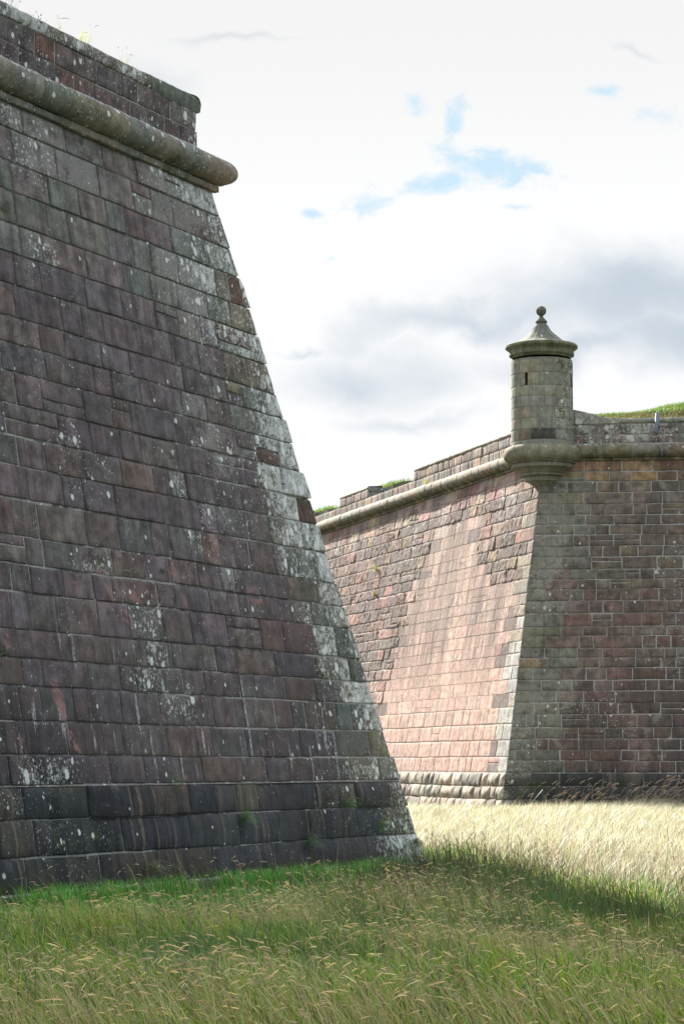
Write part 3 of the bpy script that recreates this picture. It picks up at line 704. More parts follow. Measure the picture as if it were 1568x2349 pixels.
# backing with the slit openings, jambs and inner skin
def cylgrid(r, a0, a1, z0, z1, tint, rev=False, na=None):
    na = na or max(2, int((a1 - a0) / radians(6)) + 1)
    A, Z = np.meshgrid(np.linspace(a0, a1, na), np.linspace(z0, z1, 3), indexing='ij')
    P_ = np.stack([TC[0] + r * np.sin(A), TC[1] - r * np.cos(A), Z], -1)
    mb.grid(P_[::-1] if rev else P_, tint=(*tint, 1), uvm=np.stack([A * r, Z, 0 * A], -1), mask=(.05, .3, .2, .05))
rb = RD - .007
cylgrid(rb, -pi, pi, 8.15, 9.58, (.20, .19, .15)); cylgrid(rb, -pi, pi, 9.86, 10.2, (.20, .19, .15))
edges = [-pi, sl[0][0] / RD, sl[0][1] / RD, sl[1][0] / RD, sl[1][1] / RD, pi]
for k in (0, 2, 4): cylgrid(rb, edges[k], edges[k + 1], 9.58, 9.86, (.20, .19, .15))
rel(mb.build('drum', M_TUR), turret)
for (a, b, z0, z1) in sl:
    mb = MB()
    a_, b_ = a / RD, b / RD; ri = RD - .30; ro = RD + .001
    def pt_(an, r, z): return (TC[0] + r * sin(an), TC[1] - r * cos(an), z)
    for quad in ([pt_(a_, ro, z0), pt_(a_, ri, z0), pt_(a_, ri, z1), pt_(a_, ro, z1)], [pt_(b_, ro, z0), pt_(b_, ro, z1), pt_(b_, ri, z1), pt_(b_, ri, z0)],
                 [pt_(a_, ro, z0), pt_(b_, ro, z0), pt_(b_, ri, z0), pt_(a_, ri, z0)], [pt_(a_, ro, z1), pt_(a_, ri, z1), pt_(b_, ri, z1), pt_(b_, ro, z1)],
                 [pt_(a_, ri, z0), pt_(b_, ri, z0), pt_(b_, ri, z1), pt_(a_, ri, z1)]):
        mb.add(quad, q=[[0, 1, 2, 3]], tint=(.10, .095, .08, 1), uvm=[(p[0], p[2], 0) for p in quad])
    rel(mb.build('arrow_slit', M_TUR, smooth=False), turret)
def lathe(name, prof, tint, mask, joints=0, seed=0, na=384, facet=0., mat=None, rough=.004, sharp=True, zc=None, clip_dir=None, groove=.012):
    """prof: list of (r,z) from the bottom up"""
    prof = np.array(prof, float); pts = []
    for (p, q) in zip(prof[:-1], prof[1:]):
        k = max(1, int(np.hypot(*(q - p)) / .03)); pts += [p + (q - p) * t for t in np.arange(k) / k]
    pts.append(prof[-1]); pts = np.array(pts)
    A = np.linspace(-pi, pi, na + 1)
    AA, K = np.meshgrid(A, np.arange(len(pts)), indexing='ij')
    R_ = pts[K, 0]; Z_ = pts[K, 1]
    R2 = R_ + (fbm(AA * 3.3, Z_ * 9, seed, 3) - .5) * 2 * rough * (R_ > .01)
    if facet:
        fa = (AA / (2 * pi) * facet) % 1; R2 = R2 * (1 - .022 * np.sin(fa * pi) * (R_ > .05))
    r = np.random.default_rng(seed); tn = np.ones((na + 1, len(pts), 4)); 
    ja = (AA / (2 * pi) * joints + .13 * seed) if joints else AA * 0
    cellr = r.uniform(.82, 1.18, 64)
    if joints:
        d = np.abs((ja % 1) - .5); gr_ = (d > .5 - joints * .0022); R2 = R2 - groove * gr_
        tn[..., :3] = np.array(tint) * cellr[(np.floor(ja).astype(int)) % 64][..., None]
    else: tn[..., :3] = np.array(tint)
    P_ = np.stack([TC[0] + R2 * np.sin(AA), TC[1] - R2 * np.cos(AA), Z_ + (fbm(AA * 4, Z_ * 0, seed + 1, 2) - .5) * rough], -1)
    mb = MB(); mk = np.zeros((na + 1, len(pts), 4)) + np.array(mask)
    mb.grid(P_, tint=tn, uvm=np.stack([AA * .7, Z_ * 1., 0 * Z_ + np.floor(ja)], -1), mask=mk)
    o = mb.build(name, mat or M_TUR); rel(o, turret)
    o.data.set_sharp_from_angle(angle=radians(32)); return o
q = PX
lathe('cornice', [(66 * q, zt(818)), (71 * q, zt(812.5)), (74.5 * q, zt(811.5)), (74.8 * q, zt(803)), (74 * q, zt(801)), (76 * q, zt(798.5)), (80.5 * q, zt(796)), (83.2 * q, zt(793.5)), (83 * q, zt(789)), (80 * q, zt(786.5)), (60 * q, zt(786))],
      (.17, .175, .11), (.05, .2, .42, .1), joints=11, seed=2, rough=.005)
lathe('cap', [(81 * q, zt(788)), (79 * q, zt(786.6)), (58 * q, zt(780)), (46 * q, zt(773)), (33 * q, zt(762.5)), (27 * q, zt(757)), (22.5 * q, zt(752)), (18 * q, zt(745)), (13.5 * q, zt(738)), (10.5 * q, zt(735))],
      (.175, .18, .145), (.12, .15, .3, .2), joints=8, seed=3, facet=8, rough=.014, groove=.016)
lathe('finial', [(10.5 * q, zt(737)), (10.5 * q, zt(735)), (14 * q, zt(733)), (13.6 * q, zt(731)), (11 * q, zt(728)), (9.6 * q, zt(726.5)), (7.2 * q, zt(724)), (4.6 * q, zt(720.5)), (4.5 * q, zt(718))] +
      [(11.8 * q * cos(t), zt(706.8) + 11.8 * q * sin(t)) for t in np.radians(np.linspace(-68, 89.9, 16))], (.12, .115, .085), (.12, .2, .35, .15), seed=4, rough=.004)
lathe('ring_moulding', [(70 * q, zt(1021.5))][::-1] and [(75 * q, zt(1058.5)), (80 * q, zt(1057)), (85 * q, zt(1053.5)), (88.5 * q, zt(1048)), (90 * q, zt(1041)), (89 * q, zt(1034)), (86 * q, zt(1028)), (81 * q, zt(1023.5)), (75 * q, zt(1021.5)), (68 * q, zt(1021))],
      (.19, .18, .12), (.06, .2, .30, .12), joints=11, seed=5)
lathe('corbel', [(4 * q, zt(1116)), (18 * q, zt(1113)), (28 * q, zt(1107)), (35 * q, zt(1102)), (39.5 * q, zt(1101)), (40 * q, zt(1091.5)), (39 * q, zt(1090.5)), (50 * q, zt(1089)), (51 * q, zt(1084.5)), (48 * q, zt(1083)), (52 * q, zt(1078)), (59 * q, zt(1074)), (66 * q, zt(1072)), (71 * q, zt(1071)), (71.5 * q, zt(1063)), (69.5 * q, zt(1062)), (76.5 * q, zt(1060.5)), (76.5 * q, zt(1058.5))],
      (.22, .205, .155), (.05, .35, .12, .35), joints=7, seed=6)

# ================= bracket on the shaded parapet
def tube(mb, pts, rad, seg=10, tint=(.5, .5, .5, 1)):
    pts = [np.array(p, float) for p in pts]; n = len(pts); rings = []
    for i, p in enumerate(pts):
        d = pts[min(i + 1, n - 1)] - pts[max(i - 1, 0)]; d /= np.linalg.norm(d)
        a = np.cross(d, (0, 0, 1) if abs(d[2]) < .9 else (1, 0, 0)); a /= np.linalg.norm(a); b = np.cross(d, a)
        r_ = rad[i] if hasattr(rad, '__len__') else rad
        rings.append([p + r_ * (a * cos(t) + b * sin(t)) for t in np.linspace(0, 2 * pi, seg, endpoint=False)])
    V = np.array(rings).reshape(-1, 3); qd = []
    for i in range(n - 1):
        for j in range(seg): qd.append([i * seg + j, i * seg + (j + 1) % seg, (i + 1) * seg + (j + 1) % seg, (i + 1) * seg + j])
    c0 = len(V); V = np.concatenate([V, [pts[0], pts[-1]]]); tr = [[c0, (j + 1) % seg, j] for j in range(seg)] + [[c0 + 1, (n - 1) * seg + j, (n - 1) * seg + (j + 1) % seg] for j in range(seg)]
    mb.add(V, q=qd, t=tr, tint=tint)
def fr(s, z, w): return FF[1](np.array(s), np.array(z), np.array(w))
S_ = 2.52 + .92
bp_ = fr(S_, 8.45, .0)
br = thing('flagpole_bracket', 'grey galvanised steel tube bracket bolted to the parapet right of the turret', 'bracket', tuple(bp_))
mb = MB(); tube(mb, [fr(S_ - .022, 8.50, .045), fr(S_ - .016, 8.60, .05), fr(S_ + .0, 8.97, .05)], [.026, .040, .040], 14); rel(mb.build('socket_tube', M_STEEL), br)
mb = MB(); tube(mb, [fr(S_ + .0, 8.96, .05), fr(S_ + .003, 9.02, .05)], [.024, .018], 10); rel(mb.build('tube_cap', M_STEEL), br)
mb = MB(); tube(mb, [fr(S_ + .026, 8.60, .01), fr(S_ + .040, 8.92, .01)], .018, 8); rel(mb.build('back_plate', M_STEEL), br)
mb = MB(); tube(mb, [fr(S_ - .06, 8.51, .06), fr(S_ - .01, 8.50, .06)], .024, 10); rel(mb.build('hinge_pin', M_RUST), br)
mb = MB(); tube(mb, [fr(S_ + .0, 8.56, .03), fr(S_ + .05, 8.68, .03), fr(S_ + .27, 8.685, .02)], .010, 6); rel(mb.build('rusty_stay', M_RUST), br)
mb = MB(); tube(mb, [fr(S_ + .02, 8.46, .03), fr(S_ + .0, 8.31, .10), fr(S_ + .01, 8.2, .235), fr(S_ + .05, 8.1, .225), fr(S_ + .07, 8.03, .17)], .008, 6); rel(mb.build('hanging_cable', M_CABLE), br)
mb = MB(); tube(mb, [fr(S_ + .075, 8.09, .23), fr(S_ + .095, 8.02, .2), fr(S_ + .10, 7.96, .17)], .010, 6); rel(mb.build('cable_end', M_BLUE), br)

# ------------------------------------------------------------------ ground
def gz(x, y):
    x = np.asarray(x, float); y = np.asarray(y, float)
    b = .17 * sst(33, 47, y) + (fbm(x * .5, y * .5, 9, 3) - .5) * .10
    b = b - .26 * sst(.7, 2.6, x) * sst(28, 23, y) * sst(9, 17, y)  # added dip, shaped to shift the edge of the bastion's cast shadow
    return b * sst(0, 2, np.abs(x) * 0 + 2)
mb = MB()
def spaced(c, a, b, n): t = np.linspace(-1, 1, n); k = np.sign(t) * np.abs(t) ** 2.6; return c + np.where(k < 0, k * a, k * b)
gx = spaced(1, 800, 800, 150); gy = spaced(30, 830, 900, 190)
GX, GY = np.meshgrid(gx, gy, indexing='ij')
mb.grid(np.stack([GX, GY, gz(GX, GY) * np.exp(-((GX / 120) ** 2 + (GY / 150) ** 2)) - .01], -1))
tag(mb.build('ground', M_SOIL), kind='structure')
# turf on the ramparts
def bank(name, B, hfun, z0, s_ext, d_ext, n=90, dens=600, seed=0, vis=None, zone=None):
    """interior of a bastion behind its parapet, as a mound"""
    k0 = -B.b * B.zb
    corner = B.P0 + B.c * (k0 - .40)
    pts = []
    a = np.linspace(0, 1, n) ** 1.5
    A_, D_ = np.meshgrid(a * s_ext[0], a * s_ext[1], indexing='ij')
    Xg = corner[0] + A_ * B.e[0][0] + D_ * B.e[1][0]; Yg = corner[1] + A_ * B.e[0][1] + D_ * B.e[1][1]
    Zg = hfun(Xg, Yg)
    m_ = MB(); P_ = np.stack([Xg, Yg, Zg], -1); m_.grid(P_)
    o = tag(m_.build(name, M_SOIL), kind='structure'); return P_
def dfar(x, y):
    k0 = -FB.b * FB.zb; p = np.stack([x - FB.P0[0], y - FB.P0[1]], -1)
    return k0 - p @ FB.n[0] + OFP, k0 - p @ FB.n[1] + OFP, p @ FB.e[0], p @ FB.e[1]     # depth behind each face, s along each
def hfar(x, y):
    dl, dr, sl_, sr_ = dfar(x, y); d = np.minimum(dl, dr)
    right = 8.88 + sst(.30, 1.1, dr) * (.16 + .16 * sst(1.9, 4.6, sr_) + .10 * (fbm(x * 1.3, y * 1.3, 4, 3) - .3)) + sst(1.5, 3.2, dr) * (.16 + .24 * sst(2.0, 4.4, sr_))
    right = right - .16 * np.exp(-((sr_ - 3.9) / .5) ** 2 - ((dr - 1.7) / .4) ** 2)
    left = 8.82 + sst(.3, 1.1, dl) * (.15 + .14 * (fbm(x * .9, y * .9, 6, 3)))
    z = np.where(dr < dl * .9, np.maximum(right, 8.82), left)
    for (a, b) in EMB: z = np.where((sl_ > a - .0) & (sl_ < b + .0) & (dl < 6) & (dr > dl * .9), 8.50, z)
    return z
hm = dict(a=0)
Pf = bank('rampart_turf', FB, hfar, 8.8, (31, 9), 0, n=110)
def hnear(x, y): return 9.02 + (fbm(x * .8, y * .8, 2, 3) - .5) * .05
Pn = bank('rampart_turf', NB, hnear, 8.9, (20, 10), 0, n=50)

# ------------------------------------------------------------------ grass
def blades(mb, x, y, z, h, wd, lx, ly, col, seed=0, bend=1.7, tipcol=None):
    """ribbons with three joints; lx,ly = sideways reach of the tip as a fraction of the height"""
    n = len(x); r = np.random.default_rng(seed)
    th = r.uniform(0, pi, n); sx, sy = np.cos(th) * wd * .5, np.sin(th) * wd * .5
    V = np.zeros((n, 7, 3), np.float32)
    for i, (t, k) in enumerate(((0, 1), (.4, .85), (.75, .55))):
        cx_ = x + lx * h * t ** bend; cy_ = y + ly * h * t ** bend; cz_ = z + h * t * (1 - .12 * t * (np.abs(lx) + np.abs(ly)))
        V[:, 2 * i] = np.stack([cx_ - sx * k, cy_ - sy * k, cz_], -1); V[:, 2 * i + 1] = np.stack([cx_ + sx * k, cy_ + sy * k, cz_], -1)
    V[:, 6] = np.stack([x + lx * h, y + ly * h, z + h * (1 - .22 * (np.abs(lx) + np.abs(ly)))], -1)
    b = (np.arange(n) * 7)[:, None]
    Q = np.concatenate([b + np.array([[0, 1, 3, 2]]), b + np.array([[2, 3, 5, 4]])]); T = b + np.array([[4, 5, 6]])
    cc = np.repeat(col[:, None, :], 7, 1).astype(np.float32)
    if tipcol is not None: cc[:, 4:] = cc[:, 4:] * .5 + tipcol[:, None, :] * .5
    cc = np.concatenate([cc, np.ones((n, 7, 1), np.float32)], -1)
    mb.add(V.reshape(-1, 3), q=Q, t=T, tint=cc.reshape(-1, 4))
    return V[:, 6]
def heads(mb, P0, dx, dy, dz, ln, rad, col, droop=.5):
    """drooping seed heads: bent spindle of triangular section"""
    n = len(P0); V = np.zeros((n, 4, 3, 3), np.float32)
    rr = (.35, 1., .8, .08)
    for i, t in enumerate((0, .3, .68, 1.)):
        c = P0 + np.stack([dx * ln * t, dy * ln * t, (dz * t - droop * t ** 3) * ln], -1)
        for j in range(3):
            a = 2 * pi * j / 3
            V[:, i, j] = c + np.stack([0 * dx, np.cos(a) * rad * rr[i], np.sin(a) * rad * rr[i]], -1)
    V = V.reshape(n, 12, 3); b = (np.arange(n) * 12)[:, None]; Q = []
    for i in range(3):
        for j in range(3): Q.append([3 * i + j, 3 * i + (j + 1) % 3, 3 * i + 3 + (j + 1) % 3, 3 * i + 3 + j])
    Q = (b[:, None, :] + np.array(Q)[None]).reshape(-1, 4)
    cc = np.concatenate([np.repeat(col[:, None, :], 12, 1), np.ones((n, 12, 1))], -1)
    mb.add(V.reshape(-1, 3), q=Q, tint=cc.reshape(-1, 4))
def palette(r, n, cols, wts, jit=.32):
    wts = (list(wts) + [1] * 9)[:len(cols)]
    c = np.array(cols)[r.choice(len(cols), n, p=np.array(wts) / sum(wts))]
    return c * r.uniform(1 - jit, 1 + jit, (n, 1)) * r.uniform(.93, 1.07, (n, 3))
def dwall(x, y): return (np.asarray(x) - 1.04) * NB.n[0][0] + (np.asarray(y) - 30) * NB.n[0][1]
def dhid(x, y): return (np.asarray(x) - 1.04) * NB.n[1][0] + (np.asarray(y) - 30) * NB.n[1][1]
def outside_near(x, y): return (dwall(x, y) > .12) | (dhid(x, y) > .12)
def outside_far(x, y):
    p = np.stack([x - FB.P0[0], y - FB.P0[1]], -1); return (p @ FB.n[0] > .05) | (p @ FB.n[1] > .05)
def scatter(r, n, x0f, x1f, y0, y1):
    y = r.uniform(y0, y1, n); a, b = x0f(y), x1f(y); m_ = r.random(n) < (b - a) / (b - a).max()
    y = y[m_]; a = a[m_]; b = b[m_]; x = a + (b - a) * r.random(len(y)); return x, y
r = np.random.default_rng(77)
L0 = lambda y: np.minimum(-.155 * y - .7, 0 * y + 50); R0 = lambda y: .155 * y + 2.6
# ---- meadow in front
mb = MB()
def lawnness(x, y):
    d = dwall(x, y) + (fbm(x * .9, y * .9, 17, 3) - .5) * 1.6
    return sst(4.3, 2.6, d) * (y < 31)
GRN = [(.16, .34, .02), (.24, .42, .02), (.06, .13, .015), (.36, .46, .03), (.40, .34, .06)]
LAWN = [(.12, .45, .05), (.18, .52, .055), (.10, .36, .05), (.27, .55, .065)]
def litedge(x, y): return x - (1.04 + .214 * (30 - y))      # metres beyond the shadow of the salient
def field(n, y0, y1, seed):
    r = np.random.default_rng(seed)
    x, y = scatter(r, n, L0, R0, y0, y1); k = outside_near(x, y) & (dwall(x, y) > -.2); x, y = x[k], y[k]; n = len(x)
    ok = litedge(x, y) < r.uniform(.1, 1.2, n); x, y = x[ok], y[ok]; n = len(x)
    lw = lawnness(x, y) > r.random(n)
    pt_ = fbm(x * .8, y * .8, 41, 3)
    dw_ = dwall(x, y); h = np.where(lw, r.uniform(.07, .18, n) * (.55 + .45 * sst(.3, 1.4, dw_)), r.uniform(.12, .36, n) * (.35 + 1.3 * pt_))
    wd = np.where(lw, r.uniform(.005, .008, n), r.uniform(.005, .011, n)) * np.clip(y / 17, 1, 1.6)
    col = np.where(lw[:, None], palette(r, n, LAWN, [3, 3, 2, 2]), palette(r, n, GRN + [(.62, .50, .27), (.46, .37, .18), (.20, .12, .06)], [3, 3, 3.5, 2, 1.2, 1.2, 1.5, .8]))
    lx = np.where(lw, r.normal(-.1, .45, n), r.normal(-.45, .45, n)); ly = r.normal(0, .35, n)
    blades(mb, x, y, gz(x, y) - .01, h, wd, lx, ly, col, seed)
field(125000, 10.3, 16.5, 1); field(140000, 16.5, 31.5, 2)
# tussocks
for i in range(90):
    ty = r.uniform(11, 26); tx = r.uniform(-.14 * ty, .15 * ty)
    if dwall(tx, ty) < 3.0 or litedge(tx, ty) > 0: continue
    k = 260; a = r.uniform(0, 2 * pi, k); q_ = np.abs(r.normal(0, .16, k)); x = tx + q_ * np.cos(a); y = ty + q_ * np.sin(a)
    blades(mb, x, y, gz(x, y), r.uniform(.2, .42, k), r.uniform(.004, .008, k), np.cos(a) * .4 - .25, np.sin(a) * .4, palette(r, k, [(.06, .15, .03), (.10, .20, .035), (.13, .22, .04)], [2, 2, 1]), 300 + i)
# denser tall dark grass at the edge of the shade
x = r.uniform(.9, 4.4, 16000); y = r.uniform(19.0, 25.5, 16000) - .35 * (x - 1); cl = fbm(x * 1.4, y * 1.4, 61, 3); k = (cl > .46) & (dwall(x, y) > 1); x, y, cl = x[k], y[k], cl[k]; n = len(x)
blades(mb, x, y, gz(x, y), r.uniform(.2, .5, n) * (.5 + cl), r.uniform(.004, .008, n), r.normal(-.1, .35, n), r.normal(0, .3, n), palette(r, n, [(.07, .17, .03), (.13, .24, .03), (.05, .10, .03), (.20, .17, .08)], [3, 3, 2, 1]), 401)
# clumps at the foot of the wall and around the salient
for i in range(70):
    s_ = r.uniform(-.3, 9.5); p = NB.P0 + NB.e[0] * s_ + NB.n[0] * r.uniform(.2, .45); k = 120
    
    a = r.uniform(0, 2 * pi, k); q_ = np.abs(r.normal(0, .12, k)); x = p[0] + q_ * np.cos(a); y = p[1] + q_ * np.sin(a)
    m_ = outside_near(x, y); x, y, a = x[m_], y[m_], a[m_]; k = len(x)
    blades(mb, x, y, gz(x, y), r.uniform(.08, .2, k) * (1.4 if s_ > .8 else .6), r.uniform(.004, .007, k), np.cos(a) * .5, np.sin(a) * .5, palette(r, k, LAWN, [3, 2, 2, 1]), 500 + i)
tag(mb.build('grass', M_GRASS), 'green meadow grass in the shade in front of the walls', 'grass', kind='stuff')
# ---- stalks and seed heads
mb = MB()
def stalks(n, y0, y1, seed):
    r = np.random.default_rng(seed)
    x, y = scatter(r, n, L0, R0, y0, y1)
    pt_ = fbm(x * .55, y * .55, 47, 3)
    k = outside_near(x, y) & (dwall(x, y) > .6) & (litedge(x, y) < .3) & (r.random(len(x)) > lawnness(x, y) * .93) & (pt_ + r.normal(0, .045, len(x)) > .44); x, y = x[k], y[k]; n = len(x); pt_ = fbm(x * .55, y * .55, 47, 3)
    h = r.uniform(.20, .48, n) * (.6 + .8 * pt_); lx = r.normal(-.50, .22, n); ly = r.normal(0, .2, n)
    fy = np.clip(y / 15, 1, 1.7)
    col = palette(r, n, [(.66, .54, .32), (.54, .44, .24), (.38, .31, .16), (.34, .20, .12), (.36, .40, .13)], [3, 3, 2, 1., 2])
    tip = blades(mb, x, y, gz(x, y), h, r.uniform(.0024, .0042, n) * fy, lx, ly, col, seed, bend=1.4)
    k = r.random(n) < .38
    m_ = k.sum()
    heads(mb, tip[k], r.normal(-.75, .45, m_), r.normal(0, .3, m_), r.uniform(-.6, .8, m_), r.uniform(.028, .065, m_), r.uniform(.0022, .0044, m_) * fy[k] ** .5, palette(r, m_, [(.80, .64, .38), (.72, .58, .38), (.84, .71, .48), (.56, .42, .26)], [3, 2, 2, 1.2]), droop=r.uniform(0, .5, m_))
stalks(44000, 10.3, 17, 21); stalks(36000, 17, 29, 22)
# dark plantain-like stalks
x, y = scatter(r, 9500, L0, R0, 11, 29); k = outside_near(x, y) & (dwall(x, y) > .9) & (fbm(x * .7, y * .5, 88, 3) > .40); x, y = x[k], y[k]; n = len(x)
def dark(x, y, h, sd):
    n = len(x); r = np.random.default_rng(sd); f = np.clip(y / 15, 1, 1.6)
    tip = blades(mb, x, y, gz(x, y), h, r.uniform(.003, .0045, n) * f, r.normal(-.12, .2, n), r.normal(0, .15, n), palette(r, n, [(.07, .045, .03), (.10, .07, .045), (.05, .06, .03)], [2, 2, 1]), sd, bend=1.2)
    k = r.random(n) < .8; m_ = k.sum()
    heads(mb, tip[k] - np.array([0, 0, .01]), r.normal(0, .25, m_), 0 * r.normal(0, .1, m_), r.uniform(1.5, 1.9, m_), r.uniform(.03, .055, m_), r.uniform(.004, .0065, m_) * f[k], palette(r, m_, [(.06, .035, .025), (.10, .06, .04)], [1, 1]))
dark(x, y, r.uniform(.3, .55, n), 31)
cl = 2600; cxs = np.array([(1.0, 26.5), (1.3, 25), (1.5, 26.8), (1.9, 24.6), (2.2, 23.4), (2.5, 22.2), (2.6, 21), (3.0, 20.3), (.6, 22.5), (1.2, 22), (3.2, 21.6), (.75, 24.2), (2.0, 26)])
ci = r.integers(0, len(cxs), cl); x = cxs[ci, 0] + r.normal(0, .22, cl); y = cxs[ci, 1] + r.normal(0, .55, cl); dark(x, y, r.uniform(.28, .58, cl), 32)
x = r.uniform(1.1, 5, 700); y = r.uniform(19, 34, 700); dark(x, y, r.uniform(.35, .6, 700), 33)
tag(mb.build('seed_stalks', M_GRASS), 'pale nodding seed heads and dark stalks in the shaded meadow', 'grass', kind='stuff')
# ---- sunlit meadow beyond
mb = MB()
def far_field(n, y0, y1, seed, hm_=1.):
    r = np.random.default_rng(seed)
    x, y = scatter(r, n, lambda y: np.where(y < 28, 1.0, -.02 * y - .5), lambda y: .155 * y + 2.8, y0, y1)
    k = outside_near(x, y) & outside_far(x, y) & ((y > 31) | (litedge(x, y) > r.uniform(-.2, .5, len(x)))); x, y = x[k], y[k]; n = len(x)
    p = fbm(x * .45, y * .3, 57, 3); p2 = fbm(x * .9, y * .45, 58, 3) + .08
    near_ = .95 * sst(2.2, .4, litedge(x, y) + (p - .5) * 2.5) * (y < 31)
    green = np.clip(near_ + sst(.52, .7, p2) * .7 + sst(50, 52, y + x * 0) * .25 * (x < 4), 0, 1) > r.random(n)
    h = np.where(green, r.uniform(.12, .3, n), r.uniform(.28, .55, n)) * (.7 + .6 * p) * hm_
    h = h * (1 - .3 * sst(42, 49, y)) * (1 - .35 * sst(4, 2, x) * sst(45, 50, y)) * (1 + .35 * sst(5, 6.5, x) * sst(46, 49, y))
    col = np.where(green[:, None], palette(r, n, [(.16, .28, .05), (.23, .34, .07), (.36, .40, .17)], [2, 2, 2]), palette(r, n, [(.50, .46, .35), (.40, .37, .25), (.56, .52, .42), (.34, .23, .17), (.24, .29, .11), (.16, .13, .08)], [3, 3, 1.6, 1.5, 2.4, .8]))
    blades(mb, x, y, gz(x, y) - .01, h, r.uniform(.005, .010, n) * np.clip(y / 38, .8, 1.4), np.where(green, r.normal(.2, .4, n), r.normal(.5, .45, n)), r.normal(-.05, .4, n), col, seed, bend=1.5)
far_field(125000, 13, 27, 70, .8); far_field(135000, 27, 38, 71); far_field(150000, 38, 57, 72)
# tall wisps near the far wall
for (bx, by, k) in ((6.1, 48.5, 26), (5.4, 49.5, 16), (6.9, 49, 40), (7.6, 48.6, 50), (8.1, 49.2, 50), (4.6, 50.3, 30), (5.2, 50.6, 30), (6.5, 50.4, 46), (7.4, 50.2, 50), (3.9, 50.9, 14)):
    x = bx + r.normal(0, .3, k); y = by + r.normal(0, .4, k); tip = blades(mb, x, y, gz(x, y), r.uniform(.45, .95, k) * (1.15 if bx == 6.1 else .85), np.full(k, .011), r.normal(.55, .15, k), r.normal(0, .1, k), palette(r, k, [(.42, .32, .22), (.32, .22, .15), (.5, .4, .28)], [2, 2, 1]), 800 + int(bx * 10))
    heads(mb, tip, r.normal(.8, .15, k), 0 * x, r.uniform(.5, 1.1, k), r.uniform(.10, .2, k), np.full(k, .013), palette(r, k, [(.46, .34, .24), (.36, .24, .17)], [1, 1]))
tag(mb.build('dry_grass', M_DRY), 'bleached dry grass in full sun between the two bastions', 'grass', kind='stuff')
# ---- turf on the ramparts
mb = MB()
k0 = -FB.b * FB.zb
n = 60000; sr_ = r.uniform(1.6, 8, n); dr = .38 + r.uniform(0, 1, n) ** 1.3 * 4.5
x = FB.P0[0] + sr_ * FB.e[1][0] + (k0 + OFP - dr) * FB.n[1][0]; y = FB.P0[1] + sr_ * FB.e[1][1] + (k0 + OFP - dr) * FB.n[1][1]
TURF = [(.09, .16, .035), (.12, .19, .04), (.07, .12, .03), (.20, .19, .08)]
foot = dr < .75 + .2 * fbm(sr_ * 3, dr, 3, 2)
col = np.where(foot[:, None], palette(r, n, [(.16, .13, .07), (.12, .14, .05), (.20, .15, .08)], [2, 2, 1]), palette(r, n, TURF, [3, 3, 2, .7]))
blades(mb, x, y, hfar(x, y) - .01, r.uniform(.05, .13, n), r.uniform(.008, .013, n), r.normal(.25, .4, n), r.normal(-.2, .3, n), col, 901)
n = 50000; sl_ = r.uniform(1.9, 31, n); dl = .36 + r.uniform(0, 1, n) ** 1.5 * 5
k = ~(((sl_ > EMB[0][0] - .05) & (sl_ < EMB[0][1] + .12)) | ((sl_ > EMB[1][0] - .05) & (sl_ < EMB[1][1] + .12))); sl_, dl = sl_[k], dl[k]; n = len(sl_)
x = FB.P0[0] + sl_ * FB.e[0][0] + (k0 + OFP - dl) * FB.n[0][0]; y = FB.P0[1] + sl_ * FB.e[0][1] + (k0 + OFP - dl) * FB.n[0][1]
blades(mb, x, y, hfar(x, y) - .01, r.uniform(.06, .17, n), r.uniform(.010, .016, n), r.normal(.25, .4, n), r.normal(-.2, .3, n), palette(r, n, TURF, [3, 3, 2, 1]), 902)
tag(mb.build('rampart_grass', M_GRASS), 'short green turf crowning the far bastion behind its parapet', 'grass', kind='stuff')

